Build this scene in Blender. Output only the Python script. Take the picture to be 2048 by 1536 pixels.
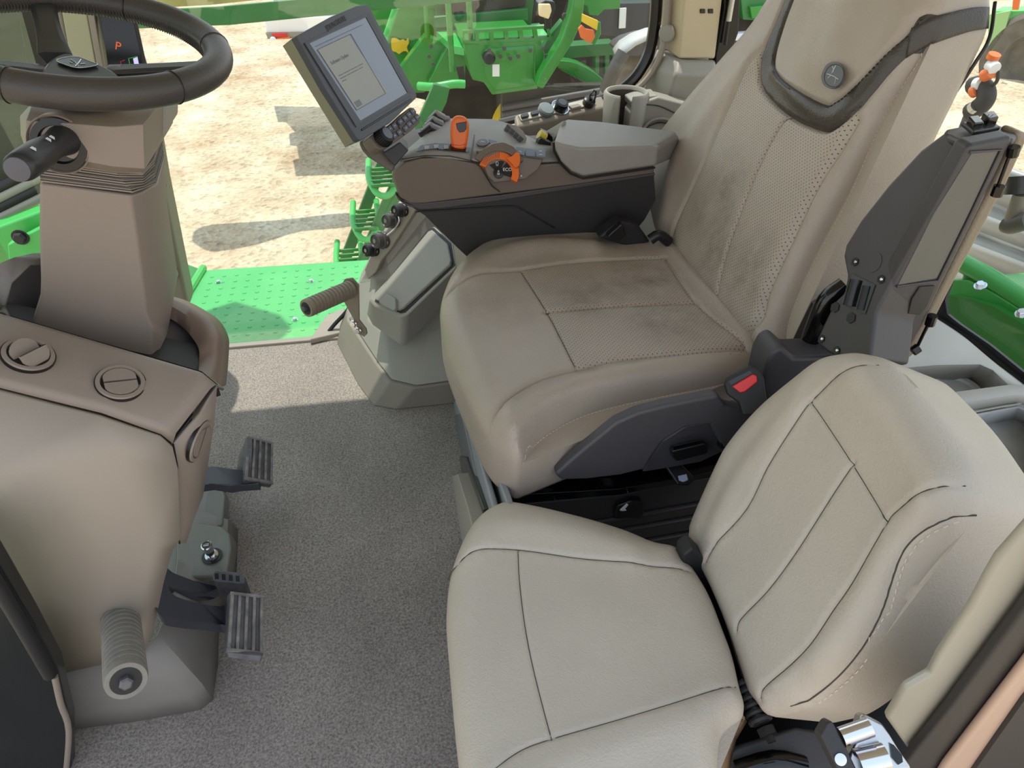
import bpy, bmesh, math, random
import numpy as np
from math import sin, cos, tan, pi, radians, sqrt, exp, atan2
from mathutils import Vector as V, Matrix, geometry
random.seed(7)
for o in list(bpy.data.objects): bpy.data.objects.remove(o)
SC = bpy.context.scene
COL = SC.collection
# ---------------------------------------------------------------- camera
FPX, PITCH, YAW, ROLL, CH = 1430.0, radians(38), radians(10), radians(.5), 1.25
CF = V((sin(YAW)*cos(PITCH), cos(YAW)*cos(PITCH), -sin(PITCH)))
_r = V((cos(YAW), -sin(YAW), 0)); _u = _r.cross(CF)
CR = _r*cos(ROLL)+_u*sin(ROLL); CU = -_r*sin(ROLL)+_u*cos(ROLL)
CC = V((0, 0, CH))
cam = bpy.data.objects.new('camera', bpy.data.cameras.new('camera')); COL.objects.link(cam)
cam.data.sensor_width = 36; cam.data.lens = 36*FPX/2048; cam.data.clip_start = .02; cam.data.clip_end = 300
cam.matrix_world = Matrix(((CR.x, CU.x, -CF.x, CC.x), (CR.y, CU.y, -CF.y, CC.y), (CR.z, CU.z, -CF.z, CC.z), (0, 0, 0, 1)))
SC.camera = cam
# ---------------------------------------------------------------- sky, sun, exposure
world = bpy.data.worlds.new('sky'); SC.world = world; world.use_nodes = True
wn = world.node_tree.nodes; wl = world.node_tree.links
bg = wn['Background']; bg.inputs['Strength'].default_value = 1.55
tc = wn.new('ShaderNodeTexCoord'); sx = wn.new('ShaderNodeSeparateXYZ'); rp = wn.new('ShaderNodeValToRGB')
wl.new(tc.outputs['Generated'], sx.inputs[0]); wl.new(sx.outputs['Z'], rp.inputs[0])
rp.color_ramp.elements[0].position = 0.0; rp.color_ramp.elements[0].color = (.98, .98, .97, 1)
rp.color_ramp.elements[1].position = .8; rp.color_ramp.elements[1].color = (.62, .78, 1.0, 1)
wl.new(rp.outputs[0], bg.inputs['Color'])
SUN_EL = radians(74); SUN_AZ = V((-.26, .966, 0)).normalized()
SUN_DIR = V((SUN_AZ.x*cos(SUN_EL), SUN_AZ.y*cos(SUN_EL), sin(SUN_EL)))
sun = bpy.data.objects.new('sun', bpy.data.lights.new('sun', 'SUN')); COL.objects.link(sun)
sun.data.energy = 4.2; sun.data.angle = radians(.6); sun.data.color = (1, .95, .86)
sun.rotation_euler = SUN_DIR.to_track_quat('Z', 'Y').to_euler(); sun.location = (0, 4, 12)
vs = SC.view_settings; vs.view_transform = 'Standard'; vs.look = 'None'; vs.gamma = 1; vs.use_curve_mapping = False
vs.exposure = .10
# ---------------------------------------------------------------- pixel to place
def ray(x, y): return CF+CR*((x-1024)/FPX)-CU*((y-768)/FPX)
def at(x, y, X=None, Y=None, Z=None):
    d = ray(x, y)
    if X is not None: return CC+d*(X/d.x)
    if Y is not None: return CC+d*(Y/d.y)
    return CC+d*((Z-CH)/d.z)
class PL:
    'a plane with its own two axes'
    def __init__(s, o, n, up=(0, 0, 1)):
        s.o = V(o); s.n = V(n).normalized(); up = V(up)
        if abs(s.n.dot(up.normalized())) > .98: up = V((0, 1, 0))
        s.u = up.cross(s.n).normalized(); s.v = s.n.cross(s.u).normalized()
    def hit(s, x, y):
        d = ray(x, y); return CC+d*((s.o-CC).dot(s.n)/d.dot(s.n))
    def uv(s, x, y):
        p = s.hit(x, y)-s.o; return (p.dot(s.u), p.dot(s.v))
    def p3(s, a, b, h=0.): return s.o+s.u*a+s.v*b+s.n*h
    def off(s, h): q = PL(s.o+s.n*h, s.n); q.u = s.u; q.v = s.v; return q
def PY(Y): return PL((0, Y, 0), (0, -1, 0))
def PZ(Z): return PL((0, 0, Z), (0, 0, 1), (0, 1, 0))
def PX(X): return PL((X, 0, 0), (1, 0, 0))
def P3(a, b, c):
    'plane through three places, facing the camera'
    a, b, c = V(a), V(b), V(c); n = (b-a).cross(c-a).normalized()
    if n.dot(CC-a) < 0: n = -n
    return PL(a, n)
def smooth(pts, closed=True, n=5, keep=()):
    'Catmull-Rom through the points; indices in keep stay sharp'
    P = [V(p) for p in pts]; N = len(P); out = []
    rng = range(N) if closed else range(N-1)
    for i in rng:
        p1, p2 = P[i], P[(i+1) % N]
        p0 = P[(i-1) % N] if (closed or i > 0) else p1*2-p2
        p3 = P[(i+2) % N] if (closed or i < N-2) else p2*2-p1
        if i in keep: p0 = p1*2-p2
        if (i+1) % N in keep: p3 = p2*2-p1
        for k in range(n):
            t = k/n
            out.append(.5*((2*p1)+(p2-p0)*t+(2*p0-5*p1+4*p2-p3)*t*t+(3*p1-p0-3*p2+p3)*t*t*t))
    if not closed: out.append(P[-1].copy())
    return out
# ---------------------------------------------------------------- materials
def c3(r, g, b):
    f = lambda v: (v/255/12.92 if v/255 <= .04045 else ((v/255+.055)/1.055)**2.4)
    return (f(r), f(g), f(b), 1)
def mat(name, rgb, rough=.5, metal=0., grain=0., gscale=400., var=0., vscale=3., spec=.5, coat=0., emit=0.):
    m = bpy.data.materials.new(name); m.use_nodes = True; nt = m.node_tree; N = nt.nodes; L = nt.links
    b = N['Principled BSDF']; b.inputs['Base Color'].default_value = c3(*rgb); b.inputs['Roughness'].default_value = rough
    b.inputs['Metallic'].default_value = metal; b.inputs['Specular IOR Level'].default_value = spec
    b.inputs['Coat Weight'].default_value = coat
    t = N.new('ShaderNodeTexCoord')
    if var > 0:
        no = N.new('ShaderNodeTexNoise'); no.inputs['Scale'].default_value = vscale; no.inputs['Detail'].default_value = 6
        L.new(t.outputs['Object'], no.inputs['Vector'])
        mr = N.new('ShaderNodeMapRange'); mr.inputs[1].default_value = .25; mr.inputs[2].default_value = .75
        mr.inputs[3].default_value = 1-var; mr.inputs[4].default_value = 1+var; L.new(no.outputs[0], mr.inputs[0])
        mx = N.new('ShaderNodeVectorMath'); mx.operation = 'SCALE'; mx.inputs[0].default_value = c3(*rgb)[:3]
        L.new(mr.outputs[0], mx.inputs['Scale']); L.new(mx.outputs[0], b.inputs['Base Color'])
    if grain > 0:
        no = N.new('ShaderNodeTexNoise'); no.inputs['Scale'].default_value = gscale; no.inputs['Detail'].default_value = 3
        L.new(t.outputs['Object'], no.inputs['Vector'])
        bp = N.new('ShaderNodeBump'); bp.inputs['Strength'].default_value = grain; bp.inputs['Distance'].default_value = .001
        L.new(no.outputs[0], bp.inputs['Height']); L.new(bp.outputs[0], b.inputs['Normal'])
    if emit > 0:
        b.inputs['Emission Color'].default_value = c3(*rgb); b.inputs['Emission Strength'].default_value = emit
    return m
def leather(name, rgb, holes=False, stain=None, rough=.42, grainy=.5, vs_=420):
    'grained leather; perforation and grime follow the flat coordinates of the panel'
    m = bpy.data.materials.new(name); m.use_nodes = True; nt = m.node_tree; N = nt.nodes; L = nt.links
    b = N['Principled BSDF']; b.inputs['Roughness'].default_value = rough; b.inputs['Specular IOR Level'].default_value = .45
    t = N.new('ShaderNodeTexCoord'); uv = N.new('ShaderNodeUVMap'); uv.uv_map = 'flat'
    vo = N.new('ShaderNodeTexVoronoi'); vo.inputs['Scale'].default_value = vs_; vo.distance = 'EUCLIDEAN'
    no = N.new('ShaderNodeTexNoise'); no.inputs['Scale'].default_value = 260; no.inputs['Detail'].default_value = 4
    L.new(t.outputs['Object'], vo.inputs['Vector']); L.new(t.outputs['Object'], no.inputs['Vector'])
    ad = N.new('ShaderNodeMath'); ad.operation = 'MULTIPLY_ADD'; ad.inputs[1].default_value = .5
    L.new(vo.outputs['Distance'], ad.inputs[0]); L.new(no.outputs[0], ad.inputs[2])
    h = ad.outputs[0]
    base = N.new('ShaderNodeMix'); base.data_type = 'RGBA'; base.inputs['A'].default_value = c3(*rgb)
    base.inputs['B'].default_value = c3(*[v*.9 for v in rgb])
    n2 = N.new('ShaderNodeTexNoise'); n2.inputs['Scale'].default_value = 9; n2.inputs['Detail'].default_value = 5
    L.new(t.outputs['Object'], n2.inputs['Vector']); L.new(n2.outputs[0], base.inputs['Factor'])
    colr = base.outputs['Result']
    if stain:
        msum = None
        for (u, v, r, k) in stain:
            d = N.new('ShaderNodeVectorMath'); d.operation = 'DISTANCE'; L.new(uv.outputs[0], d.inputs[0]); d.inputs[1].default_value = (u, v, 0)
            mr = N.new('ShaderNodeMapRange'); mr.inputs[1].default_value = r; mr.inputs[2].default_value = r*.15; mr.inputs[3].default_value = 0; mr.inputs[4].default_value = k
            L.new(d.outputs['Value'], mr.inputs[0])
            if msum is None: msum = mr.outputs[0]
            else:
                a = N.new('ShaderNodeMath'); a.operation = 'MAXIMUM'; L.new(msum, a.inputs[0]); L.new(mr.outputs[0], a.inputs[1]); msum = a.outputs[0]
        n3 = N.new('ShaderNodeTexNoise'); n3.inputs['Scale'].default_value = 16; n3.inputs['Detail'].default_value = 7; n3.inputs['Roughness'].default_value = .7
        L.new(t.outputs['Object'], n3.inputs['Vector'])
        r3 = N.new('ShaderNodeMapRange'); r3.inputs[1].default_value = .35; r3.inputs[2].default_value = .7; L.new(n3.outputs[0], r3.inputs[0])
        mm = N.new('ShaderNodeMath'); mm.operation = 'MULTIPLY'; L.new(msum, mm.inputs[0]); L.new(r3.outputs[0], mm.inputs[1])
        mx = N.new('ShaderNodeMix'); mx.data_type = 'RGBA'; L.new(mm.outputs[0], mx.inputs['Factor']); L.new(colr, mx.inputs['A'])
        mx.inputs['B'].default_value = c3(84, 70, 52); colr = mx.outputs['Result']
    if holes:
        sc = N.new('ShaderNodeVectorMath'); sc.operation = 'SCALE'; L.new(uv.outputs[0], sc.inputs[0]); sc.inputs['Scale'].default_value = 1/.0062
        rot = N.new('ShaderNodeVectorRotate'); rot.inputs['Angle'].default_value = radians(45); L.new(sc.outputs[0], rot.inputs[0])
        fr = N.new('ShaderNodeVectorMath'); fr.operation = 'FRACTION'; L.new(rot.outputs[0], fr.inputs[0])
        ds = N.new('ShaderNodeVectorMath'); ds.operation = 'DISTANCE'; L.new(fr.outputs[0], ds.inputs[0]); ds.inputs[1].default_value = (.5, .5, 0)
        mk = N.new('ShaderNodeMapRange'); mk.inputs[1].default_value = .11; mk.inputs[2].default_value = .17; mk.inputs[3].default_value = 1; mk.inputs[4].default_value = 0
        L.new(ds.outputs['Value'], mk.inputs[0])
        mx = N.new('ShaderNodeMix'); mx.data_type = 'RGBA'; L.new(mk.outputs[0], mx.inputs['Factor']); L.new(colr, mx.inputs['A'])
        mx.inputs['B'].default_value = c3(52, 44, 36); colr = mx.outputs['Result']
    L.new(colr, b.inputs['Base Color'])
    bp = N.new('ShaderNodeBump'); bp.inputs['Strength'].default_value = grainy; bp.inputs['Distance'].default_value = .0012
    L.new(h, bp.inputs['Height']); L.new(bp.outputs[0], b.inputs['Normal'])
    return m
def glassy(name, tint=(.93, .96, .94), refl=.06):
    m = bpy.data.materials.new(name); m.use_nodes = True; N = m.node_tree.nodes; L = m.node_tree.links
    N.remove(N['Principled BSDF']); out = N['Material Output']
    tr = N.new('ShaderNodeBsdfTransparent'); tr.inputs[0].default_value = (*tint, 1)
    gl = N.new('ShaderNodeBsdfGlossy'); gl.inputs['Roughness'].default_value = .02; gl.inputs[0].default_value = (1, 1, 1, 1)
    mx = N.new('ShaderNodeMixShader'); mx.inputs[0].default_value = refl
    L.new(tr.outputs[0], mx.inputs[1]); L.new(gl.outputs[0], mx.inputs[2]); L.new(mx.outputs[0], out.inputs[0])
    return m
M = {}
M['beige'] = leather('beige_leather', (186, 174, 160))
M['beige2'] = leather('passenger_leather', (190, 180, 167), rough=.45, vs_=380)
M['strap'] = leather('dark_leather', (72, 66, 60), rough=.36)
M['wheel'] = leather('wheel_leather', (66, 62, 60), rough=.42, grainy=.25)
M['taupe'] = mat('taupe_plastic', (136, 124, 114), .48, grain=.12, gscale=700, var=.02)
M['flank'] = mat('beige_plastic', (148, 138, 127), .5, grain=.12, gscale=700, var=.02)
M['greyp'] = mat('grey_plastic', (150, 146, 138), .5, grain=.12, gscale=700, var=.02)
M['brown'] = mat('brown_plastic', (104, 92, 82), .5, grain=.15, gscale=600)
M['deck'] = mat('deck_grey_plastic', (140, 136, 130), .5, grain=.15, gscale=600, var=.04, vscale=30)
M['dark'] = mat('charcoal_plastic', (70, 66, 66), .45, grain=.2, gscale=500, var=.03)
M['darker'] = mat('dark_plastic', (44, 42, 42), .5, grain=.15, gscale=500)
M['black'] = mat('black_plastic', (20, 20, 21), .35)
M['gloss'] = mat('gloss_black', (10, 10, 11), .12)
M['rubber'] = mat('black_rubber', (30, 30, 32), .6)
M['hose'] = mat('grey_rubber', (128, 124, 116), .7, grain=.2, var=.12, vscale=60)
M['pedal'] = mat('worn_pedal_metal', (96, 94, 98), .5, metal=.35, var=.35, vscale=45, grain=.4, gscale=200)
M['arm'] = mat('pedal_arm_paint', (66, 66, 74), .4, var=.08, vscale=40)
M['padrub'] = mat('worn_rubber', (126, 121, 118), .5, var=.55, vscale=55, grain=.5, gscale=150)
M['chrome'] = mat('chrome', (215, 215, 220), .15, metal=1)
M['alu'] = mat('cast_metal', (190, 190, 188), .28, metal=1, var=.1, vscale=30)
M['steel'] = mat('black_steel', (26, 28, 32), .18, metal=.3)
M['orange'] = mat('orange_plastic', (222, 104, 30), .42, grain=.1)
M['red'] = mat('red_plastic', (214, 40, 38), .35)
M['yellow'] = mat('yellow_plastic', (212, 192, 70), .5)
M['white'] = mat('white_print', (225, 225, 225), .6)
M['stitch'] = mat('pale_thread', (206, 196, 178), .8)
M['seam'] = mat('dark_thread', (70, 64, 58), .8)
M['key'] = mat('slate_key', (86, 92, 104), .4)
M['slate'] = mat('slate_bezel', (66, 69, 78), .45, grain=.1)
M['olive'] = mat('olive_grey_plastic', (128, 122, 104), .5, grain=.1)
M['green'] = mat('green_paint', (38, 130, 42), .3, var=.08, vscale=6, coat=.3)
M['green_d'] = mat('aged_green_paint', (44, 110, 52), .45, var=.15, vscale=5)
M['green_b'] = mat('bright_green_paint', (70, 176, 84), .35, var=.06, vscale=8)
M['paint_y'] = mat('yellow_paint', (224, 186, 30), .4)
M['frit'] = mat('black_frit', (6, 6, 7), .25)
# ---------------------------------------------------------------- objects
def link(name, me, m=None, parent=None, angle=35, bevel=0, seg=2, sub=0, solid=0):
    ms = m if isinstance(m, (list, tuple)) else [m]
    for q in ms:
        if q is not None: me.materials.append(M[q] if isinstance(q, str) else q)
    for p in me.polygons: p.use_smooth = True
    if not bevel: me.set_sharp_from_angle(angle=radians(angle))
    o = bpy.data.objects.new(name, me); COL.objects.link(o)
    if parent is None:
        if len(me.vertices):
            co = np.empty(len(me.vertices)*3); me.vertices.foreach_get('co', co); co = co.reshape(-1, 3)
            c = V(((co[:, 0].min()+co[:, 0].max())/2, (co[:, 1].min()+co[:, 1].max())/2, co[:, 2].min()))
            me.transform(Matrix.Translation(-c)); o.location = c
    else:
        o.parent = parent
        w = V(parent['_w']) if '_w' in parent else V(parent.location)
        o.matrix_parent_inverse = Matrix.Translation(-w); o['_w'] = (0., 0., 0.)
    if sub:
        s = o.modifiers.new('sub', 'SUBSURF'); s.levels = sub; s.render_levels = sub
    if solid:
        s = o.modifiers.new('solid', 'SOLIDIFY'); s.thickness = solid; s.offset = 0
    if bevel:
        b = o.modifiers.new('bevel', 'BEVEL'); b.width = bevel; b.segments = seg; b.limit_method = 'ANGLE'; b.angle_limit = radians(25); b.harden_normals = True
    return o
def tag(o, label, cat, group=None, kind=None):
    if label: o['label'] = label
    if cat: o['category'] = cat
    if group: o['group'] = group
    if kind: o['kind'] = kind
    return o
def thing(name, label, cat, loc=(0, 0, 0), group=None):
    o = bpy.data.objects.new(name, None); COL.objects.link(o); o.location = loc; o['_w'] = tuple(float(v) for v in loc)
    o.empty_display_size = .05
    return tag(o, label, cat, group)
def struct(o): o['kind'] = 'structure'; return o
class MB:
    def __init__(s): s.v = []; s.f = []; s.mi = []
    def add(s, vs, fs, mi=0):
        b = len(s.v); s.v += [V(p) for p in vs]; s.f += [[b+i for i in f] for f in fs]; s.mi += [mi]*len(fs); return s
    def prism(s, pts, ext, mi=0):
        P = [V(p) for p in pts]; n = len(P); e = V(ext)
        return s.add(P+[p+e for p in P], [list(range(n)), list(range(2*n-1, n-1, -1))]+[[i, (i+1) % n, n+(i+1) % n, n+i] for i in range(n)], mi)
    def loft(s, rings, caps=True, closed=True, mi=0):
        n = len(rings[0]); vs = [p for r in rings for p in r]; fs = []
        for k in range(len(rings)-1):
            for i in range(n if closed else n-1):
                j = (i+1) % n; fs.append([k*n+i, k*n+j, (k+1)*n+j, (k+1)*n+i])
        if caps: fs += [list(range(n-1, -1, -1)), [(len(rings)-1)*n+i for i in range(n)]]
        return s.add(vs, fs, mi)
    def box(s, c, sz, ax=None, mi=0):
        c = V(c); ux, uy, uz = ax or (V((1, 0, 0)), V((0, 1, 0)), V((0, 0, 1)))
        a, b, d = ux*sz[0]/2, uy*sz[1]/2, uz*sz[2]/2
        return s.prism([c-a-b-d, c+a-b-d, c+a+b-d, c-a+b-d], d*2, mi)
    def tube(s, pts, r, n=12, closed=False, caps=True, mi=0, flat=None):
        P = [V(p) for p in pts]; N = len(P); R = r if isinstance(r, (list, tuple)) else [r]*N
        rings = []; prev = None
        for i in range(N):
            if closed: t = (P[(i+1) % N]-P[i-1]).normalized()
            else: t = (P[min(i+1, N-1)]-P[max(i-1, 0)]).normalized()
            if prev is None:
                a = V((0, 0, 1)) if abs(t.z) < .9 else V((1, 0, 0)); u = t.cross(a).normalized()
            else: u = (prev-t*prev.dot(t)).normalized()
            prev = u; w = t.cross(u)
            fy = 1 if flat is None else flat
            rings.append([P[i]+(u*cos(2*pi*k/n)+w*sin(2*pi*k/n)*fy)*R[i] for k in range(n)])
        if closed: rings.append(rings[0]); return s.loft(rings, caps=False, mi=mi)
        return s.loft(rings, caps=caps, mi=mi)
    def lathe(s, o, axis, prof, n=32, mi=0, squash=None):
        o = V(o); ax = V(axis).normalized(); a = V((0, 0, 1)) if abs(ax.z) < .9 else V((1, 0, 0)); u = ax.cross(a).normalized(); w = ax.cross(u)
        return s.loft([[o+ax*h+(u*cos(2*pi*k/n)+w*sin(2*pi*k/n))*max(r, 1e-5) for k in range(n)] for r, h in prof], caps=True, mi=mi)
    def build(s, name, m, parent=None, **k):
        me = bpy.data.meshes.new(name); me.from_pydata([tuple(p) for p in s.v], [], s.f)
        if any(s.mi): me.polygons.foreach_set('material_index', s.mi)
        bm = bmesh.new(); bm.from_mesh(me); bmesh.ops.remove_doubles(bm, verts=bm.verts, dist=1e-6); bmesh.ops.recalc_face_normals(bm, faces=bm.faces); bm.to_mesh(me); bm.free()
        return link(name, me, m, parent, **k)
def plate(name, pl, px, t, m, parent=None, sm=0, keep=(), ext=None, h=0, **k):
    'outline seen at px on plane pl, extruded t behind it'
    if h: pl = pl.off(h)
    P = [pl.hit(*p) for p in px]
    if sm: P = smooth(P, True, sm, keep)
    e = V(ext) if ext is not None else -pl.n*t
    return MB().prism(P, e).build(name, m, parent, **k)
def tube(name, pts, r, m, parent=None, n=12, closed=False, sm=0, flat=None, **k):
    P = smooth(pts, closed, sm) if sm else pts
    return MB().tube(P, r, n, closed, flat=flat).build(name, m, parent, **k)
def ball(name, c, r, m, parent=None, sz=(1, 1, 1), n=16):
    mb = MB(); c = V(c); rings = []
    for i in range(1, n//2+1):
        th = pi*i/(n//2+1); rings.append([c+V((r*sz[0]*sin(th)*cos(2*pi*k/n), r*sz[1]*sin(th)*sin(2*pi*k/n), r*sz[2]*cos(th))) for k in range(n)])
    mb.loft(rings); return mb.build(name, m, parent, angle=60)
def words(name, body, o, ux, uy, size, m, parent, lift=.0004, align='CENTER'):
    cu = bpy.data.curves.new(name, 'FONT'); cu.body = body; cu.size = size; cu.align_x = align; cu.align_y = 'CENTER'; cu.extrude = .0002
    ob = bpy.data.objects.new(name, cu); COL.objects.link(ob)
    dg = bpy.context.evaluated_depsgraph_get(); me = bpy.data.meshes.new_from_object(ob.evaluated_get(dg)); bpy.data.objects.remove(ob)
    me.materials.clear()
    ux = V(ux).normalized(); n = ux.cross(V(uy)).normalized(); uy = n.cross(ux)
    o = V(o)+n*lift
    me.transform(Matrix(((ux.x, uy.x, n.x, o.x), (ux.y, uy.y, n.y, o.y), (ux.z, uy.z, n.z, o.z), (0, 0, 0, 1))))
    return link(name, me, m, parent)
def resample(P, step, closed=False):
    P = np.array([tuple(p)[:2] for p in P], float)
    if closed: P = np.vstack([P, P[:1]])
    seg = np.linalg.norm(np.diff(P, axis=0), axis=1); L = np.concatenate([[0], np.cumsum(seg)])
    n = max(2, int(L[-1]/step)); t = np.linspace(0, L[-1], n+1)
    Q = np.stack([np.interp(t, L, P[:, 0]), np.interp(t, L, P[:, 1])], 1)
    return Q[:-1] if closed else Q
def pdist(Q, P, closed=False):
    A = P if not closed else P; B = np.roll(P, -1, 0) if closed else P[1:]
    A = A if closed else P[:-1]
    d = np.full(len(Q), 1e9)
    for a, b in zip(A, B):
        ab = b-a; l = (ab*ab).sum()+1e-12; t = np.clip(((Q-a)@ab)/l, 0, 1)
        d = np.minimum(d, np.linalg.norm(Q-a-t[:, None]*ab, axis=1))
    return d
def inside(Q, P):
    x, y = Q[:, 0], Q[:, 1]; c = np.zeros(len(Q), bool); n = len(P); j = n-1
    for i in range(n):
        xi, yi = P[i]; xj, yj = P[j]
        if yi != yj:
            c ^= ((yi > y) != (yj > y)) & (x < (xj-xi)*(y-yi)/(yj-yi)+xi)
        j = i
    return c
def cushion(name, pl, px, T, r, B, m, parent, seams=(), ridges=(), regions=(), step=.006, hs=None, sm=4, keep=(), rb=.012, fn=None):
    '''padded shape: outline px on plane pl, puffed T in front with edge radius r, sides going back B.
    seams: (px line, half width, depth); ridges: (px line, width, height); regions: (px polygon, material slot)'''
    hs = T if hs is None else hs; ph = pl.off(hs)
    O = smooth([(*pl.uv(*p), 0) for p in px], True, sm, keep) if sm else [(*pl.uv(*p), 0) for p in px]
    O = resample(O, step, True); nb = len(O)
    if sum((O[i][0]*O[(i+1) % nb][1]-O[(i+1) % nb][0]*O[i][1]) for i in range(nb)) < 0: O = O[::-1].copy()
    tg = np.roll(O, -1, 0)-np.roll(O, 1, 0); tg /= np.linalg.norm(tg, axis=1)[:, None]+1e-9; nin = np.stack([-tg[:, 1], tg[:, 0]], 1)
    lo, hi = O.min(0), O.max(0)
    gx, gy = np.meshgrid(np.arange(lo[0], hi[0], step), np.arange(lo[1], hi[1], step*.866)); gx = gx+(np.arange(gx.shape[0]) % 2)[:, None]*step/2
    G = np.stack([gx.ravel(), gy.ravel()], 1); G = G[inside(G, O)]
    lines = []
    def suv(p):
        h = hs
        for _ in range(7):
            a = pl.off(h).uv(*p); A1 = np.array([a]); dd = float(pdist(A1, O, True)[0])*(1 if inside(A1, O)[0] else 0); tt = 1-min(dd/r, 1); hn = min(hs, T)*sqrt(max(0, 1-tt*tt)); h = h*.4+hn*.6
        return a
    for s in seams:
        q = smooth([(*suv(p), 0) for p in s[0]], False, 4) if len(s[0]) > 2 else [(*suv(p), 0) for p in s[0]]
        lines.append((resample(q, step*.7), s[1], -s[2]))
    for s in ridges:
        q = smooth([(*ph.uv(*p), 0) for p in s[0]], False, 4) if len(s[0]) > 2 else [(*ph.uv(*p), 0) for p in s[0]]
        lines.append((resample(q, .01), s[1], s[2]))
    nse = len(seams)
    regs = []
    for rg in regions:
        ch = rg[0] if isinstance(rg[0][0], list) else [rg[0]]; P_ = []
        for c_ in ch: P_ += [(v_.x, v_.y) for v_ in smooth([(*suv(p), 0) for p in c_], False, 4)]
        regs.append((np.array(P_), rg[1]))
    D = pdist(G, O, True); G = G[D > r*.999]
    extra = []; cons = []
    rr = min(r, 10)
    for a in (.06, .16, .3, .45, .62, .8, 1.0):
        d = rr*(1-cos(a*pi/2)); Q = (O+nin*d)
        if d < step: Q = Q[::1]
        Q = Q[inside(Q, O)]; dd = pdist(Q, O, True); extra.append(Q[dd > d*.93])
    for q, w, h in lines[:nse]:
        tt = np.gradient(q, axis=0); tt /= np.linalg.norm(tt, axis=1)[:, None]+1e-9; nn = np.stack([-tt[:, 1], tt[:, 0]], 1)
        dg = pdist(G, q); G = G[dg > w*1.9]
        extra = [e[pdist(e, q) > w*1.9] for e in extra]
        for k in (-1.6, -.7, .7, 1.6): extra.append(q+nn*w*k)
        cons.append(q[inside(q, O) & (pdist(q, O, True) > 6e-4)])
    E = np.vstack([e for e in extra if len(e)]+[G]); E = E[inside(E, O)]; E = E[pdist(E, O, True) > 4e-4]
    pts = [V((float(a), float(b))) for a, b in O]+[V((float(a), float(b))) for a, b in E]
    edges = [(i, (i+1) % nb) for i in range(nb)]
    for q in cons:
        s0 = len(pts); pts += [V((float(a), float(b))) for a, b in q]
        edges += [(s0+i, s0+i+1) for i in range(len(q)-1) if np.linalg.norm(q[i+1]-q[i]) < step*1.5]
    vo, eo, fo, ov, oe, of = geometry.delaunay_2d_cdt(pts, edges, [list(range(nb))], 1, 2e-4, True)
    Q = np.array([tuple(p) for p in vo])
    d = pdist(Q, O, True); t = 1-np.clip(d/r, 0, 1); H = T*np.sqrt(np.clip(1-t*t, 0, 1))
    for q, w, h in lines:
        dd = pdist(Q, q); H = H+h*np.exp(-(dd/w)**2)*np.clip(d/(.4*r), 0, 1)
    if fn is not None: H = H+fn(Q[:, 0], Q[:, 1])*np.clip(d/r, 0, 1)
    bidx = [i for i in range(len(vo)) if d[i] < 1e-6+2e-4]
    verts = [pl.p3(a, b, h) for (a, b), h in zip(Q, H)]; faces = [list(f) for f in fo]
    # skirt: boundary edges of the front
    cnt = {}
    for f in faces:
        for i in range(len(f)):
            a, b = f[i], f[(i+1) % len(f)]; cnt[(a, b)] = 1
    bd = [(a, b) for (a, b) in cnt if (b, a) not in cnt]
    nxt = dict(bd); st = bd[0][0]; loop = [st]
    while nxt.get(loop[-1]) is not None and nxt[loop[-1]] != st and len(loop) < len(bd)+5: loop.append(nxt[loop[-1]])
    base = len(verts); L = len(loop)
    Lp = Q[loop]; tg = np.roll(Lp, -1, 0)-np.roll(Lp, 1, 0); tg /= np.linalg.norm(tg, axis=1)[:, None]+1e-9; nin2 = np.stack([-tg[:, 1], tg[:, 0]], 1)
    lv = [(0, -B*.33), (0, -B*.66), (0, -B+rb), (rb*.3, -B+rb*.3), (rb, -B)] if B > 0 else []
    for k, (ins, h) in enumerate(lv):
        for i in range(L):
            p = Lp[i]+nin2[i]*ins; verts.append(pl.p3(p[0], p[1], h+float(H[loop[i]])*0))
    for k in range(len(lv)):
        pr = loop if k == 0 else [base+(k-1)*L+i for i in range(L)]; cu = [base+k*L+i for i in range(L)]
        for i in range(L): j = (i+1) % L; faces.append([pr[j], pr[i], cu[i], cu[j]])
    nf_top = len(fo)
    if lv: faces.append([base+(len(lv)-1)*L+i for i in range(L)][::-1])
    me = bpy.data.meshes.new(name); me.from_pydata([tuple(p) for p in verts], [], faces)
    uvl = me.uv_layers.new(name='flat'); n = len(Q)
    uvc = np.zeros((len(verts), 2)); uvc[:n] = Q
    for k in range(len(lv)): uvc[base+k*L:base+(k+1)*L] = Lp
    li = np.empty(len(me.loops), int); me.loops.foreach_get('vertex_index', li); uvl.data.foreach_set('uv', uvc[li].ravel())
    if regs:
        cen = np.array([Q[list(f)].mean(0) for f in fo]); mi = np.zeros(len(faces), int)
        for P_, k in regs: ins = inside(cen, P_); mi[:nf_top][ins] = k
        Li = Lp+nin2*.004
        for P_, k in regs:
            ii = inside(Li, P_)
            for q in range(len(lv)):
                for i in range(L):
                    if ii[i] and k != 2: mi[nf_top+q*L+i] = k
        me.polygons.foreach_set('material_index', mi)
    bm = bmesh.new(); bm.from_mesh(me); bmesh.ops.recalc_face_normals(bm, faces=bm.faces); bm.to_mesh(me); bm.free()
    o = link(name, me, m, parent, angle=75)
    return o, dict(Q=Q, H=H, pl=pl, ph=ph, suv=suv)
def surf(info, uvs, lift=.0006):
    out = []
    for a, b in uvs:
        i = int(((info['Q']-np.array((a, b)))**2).sum(1).argmin()); out.append(info['pl'].p3(a, b, float(info['H'][i])+lift))
    return out
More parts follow.
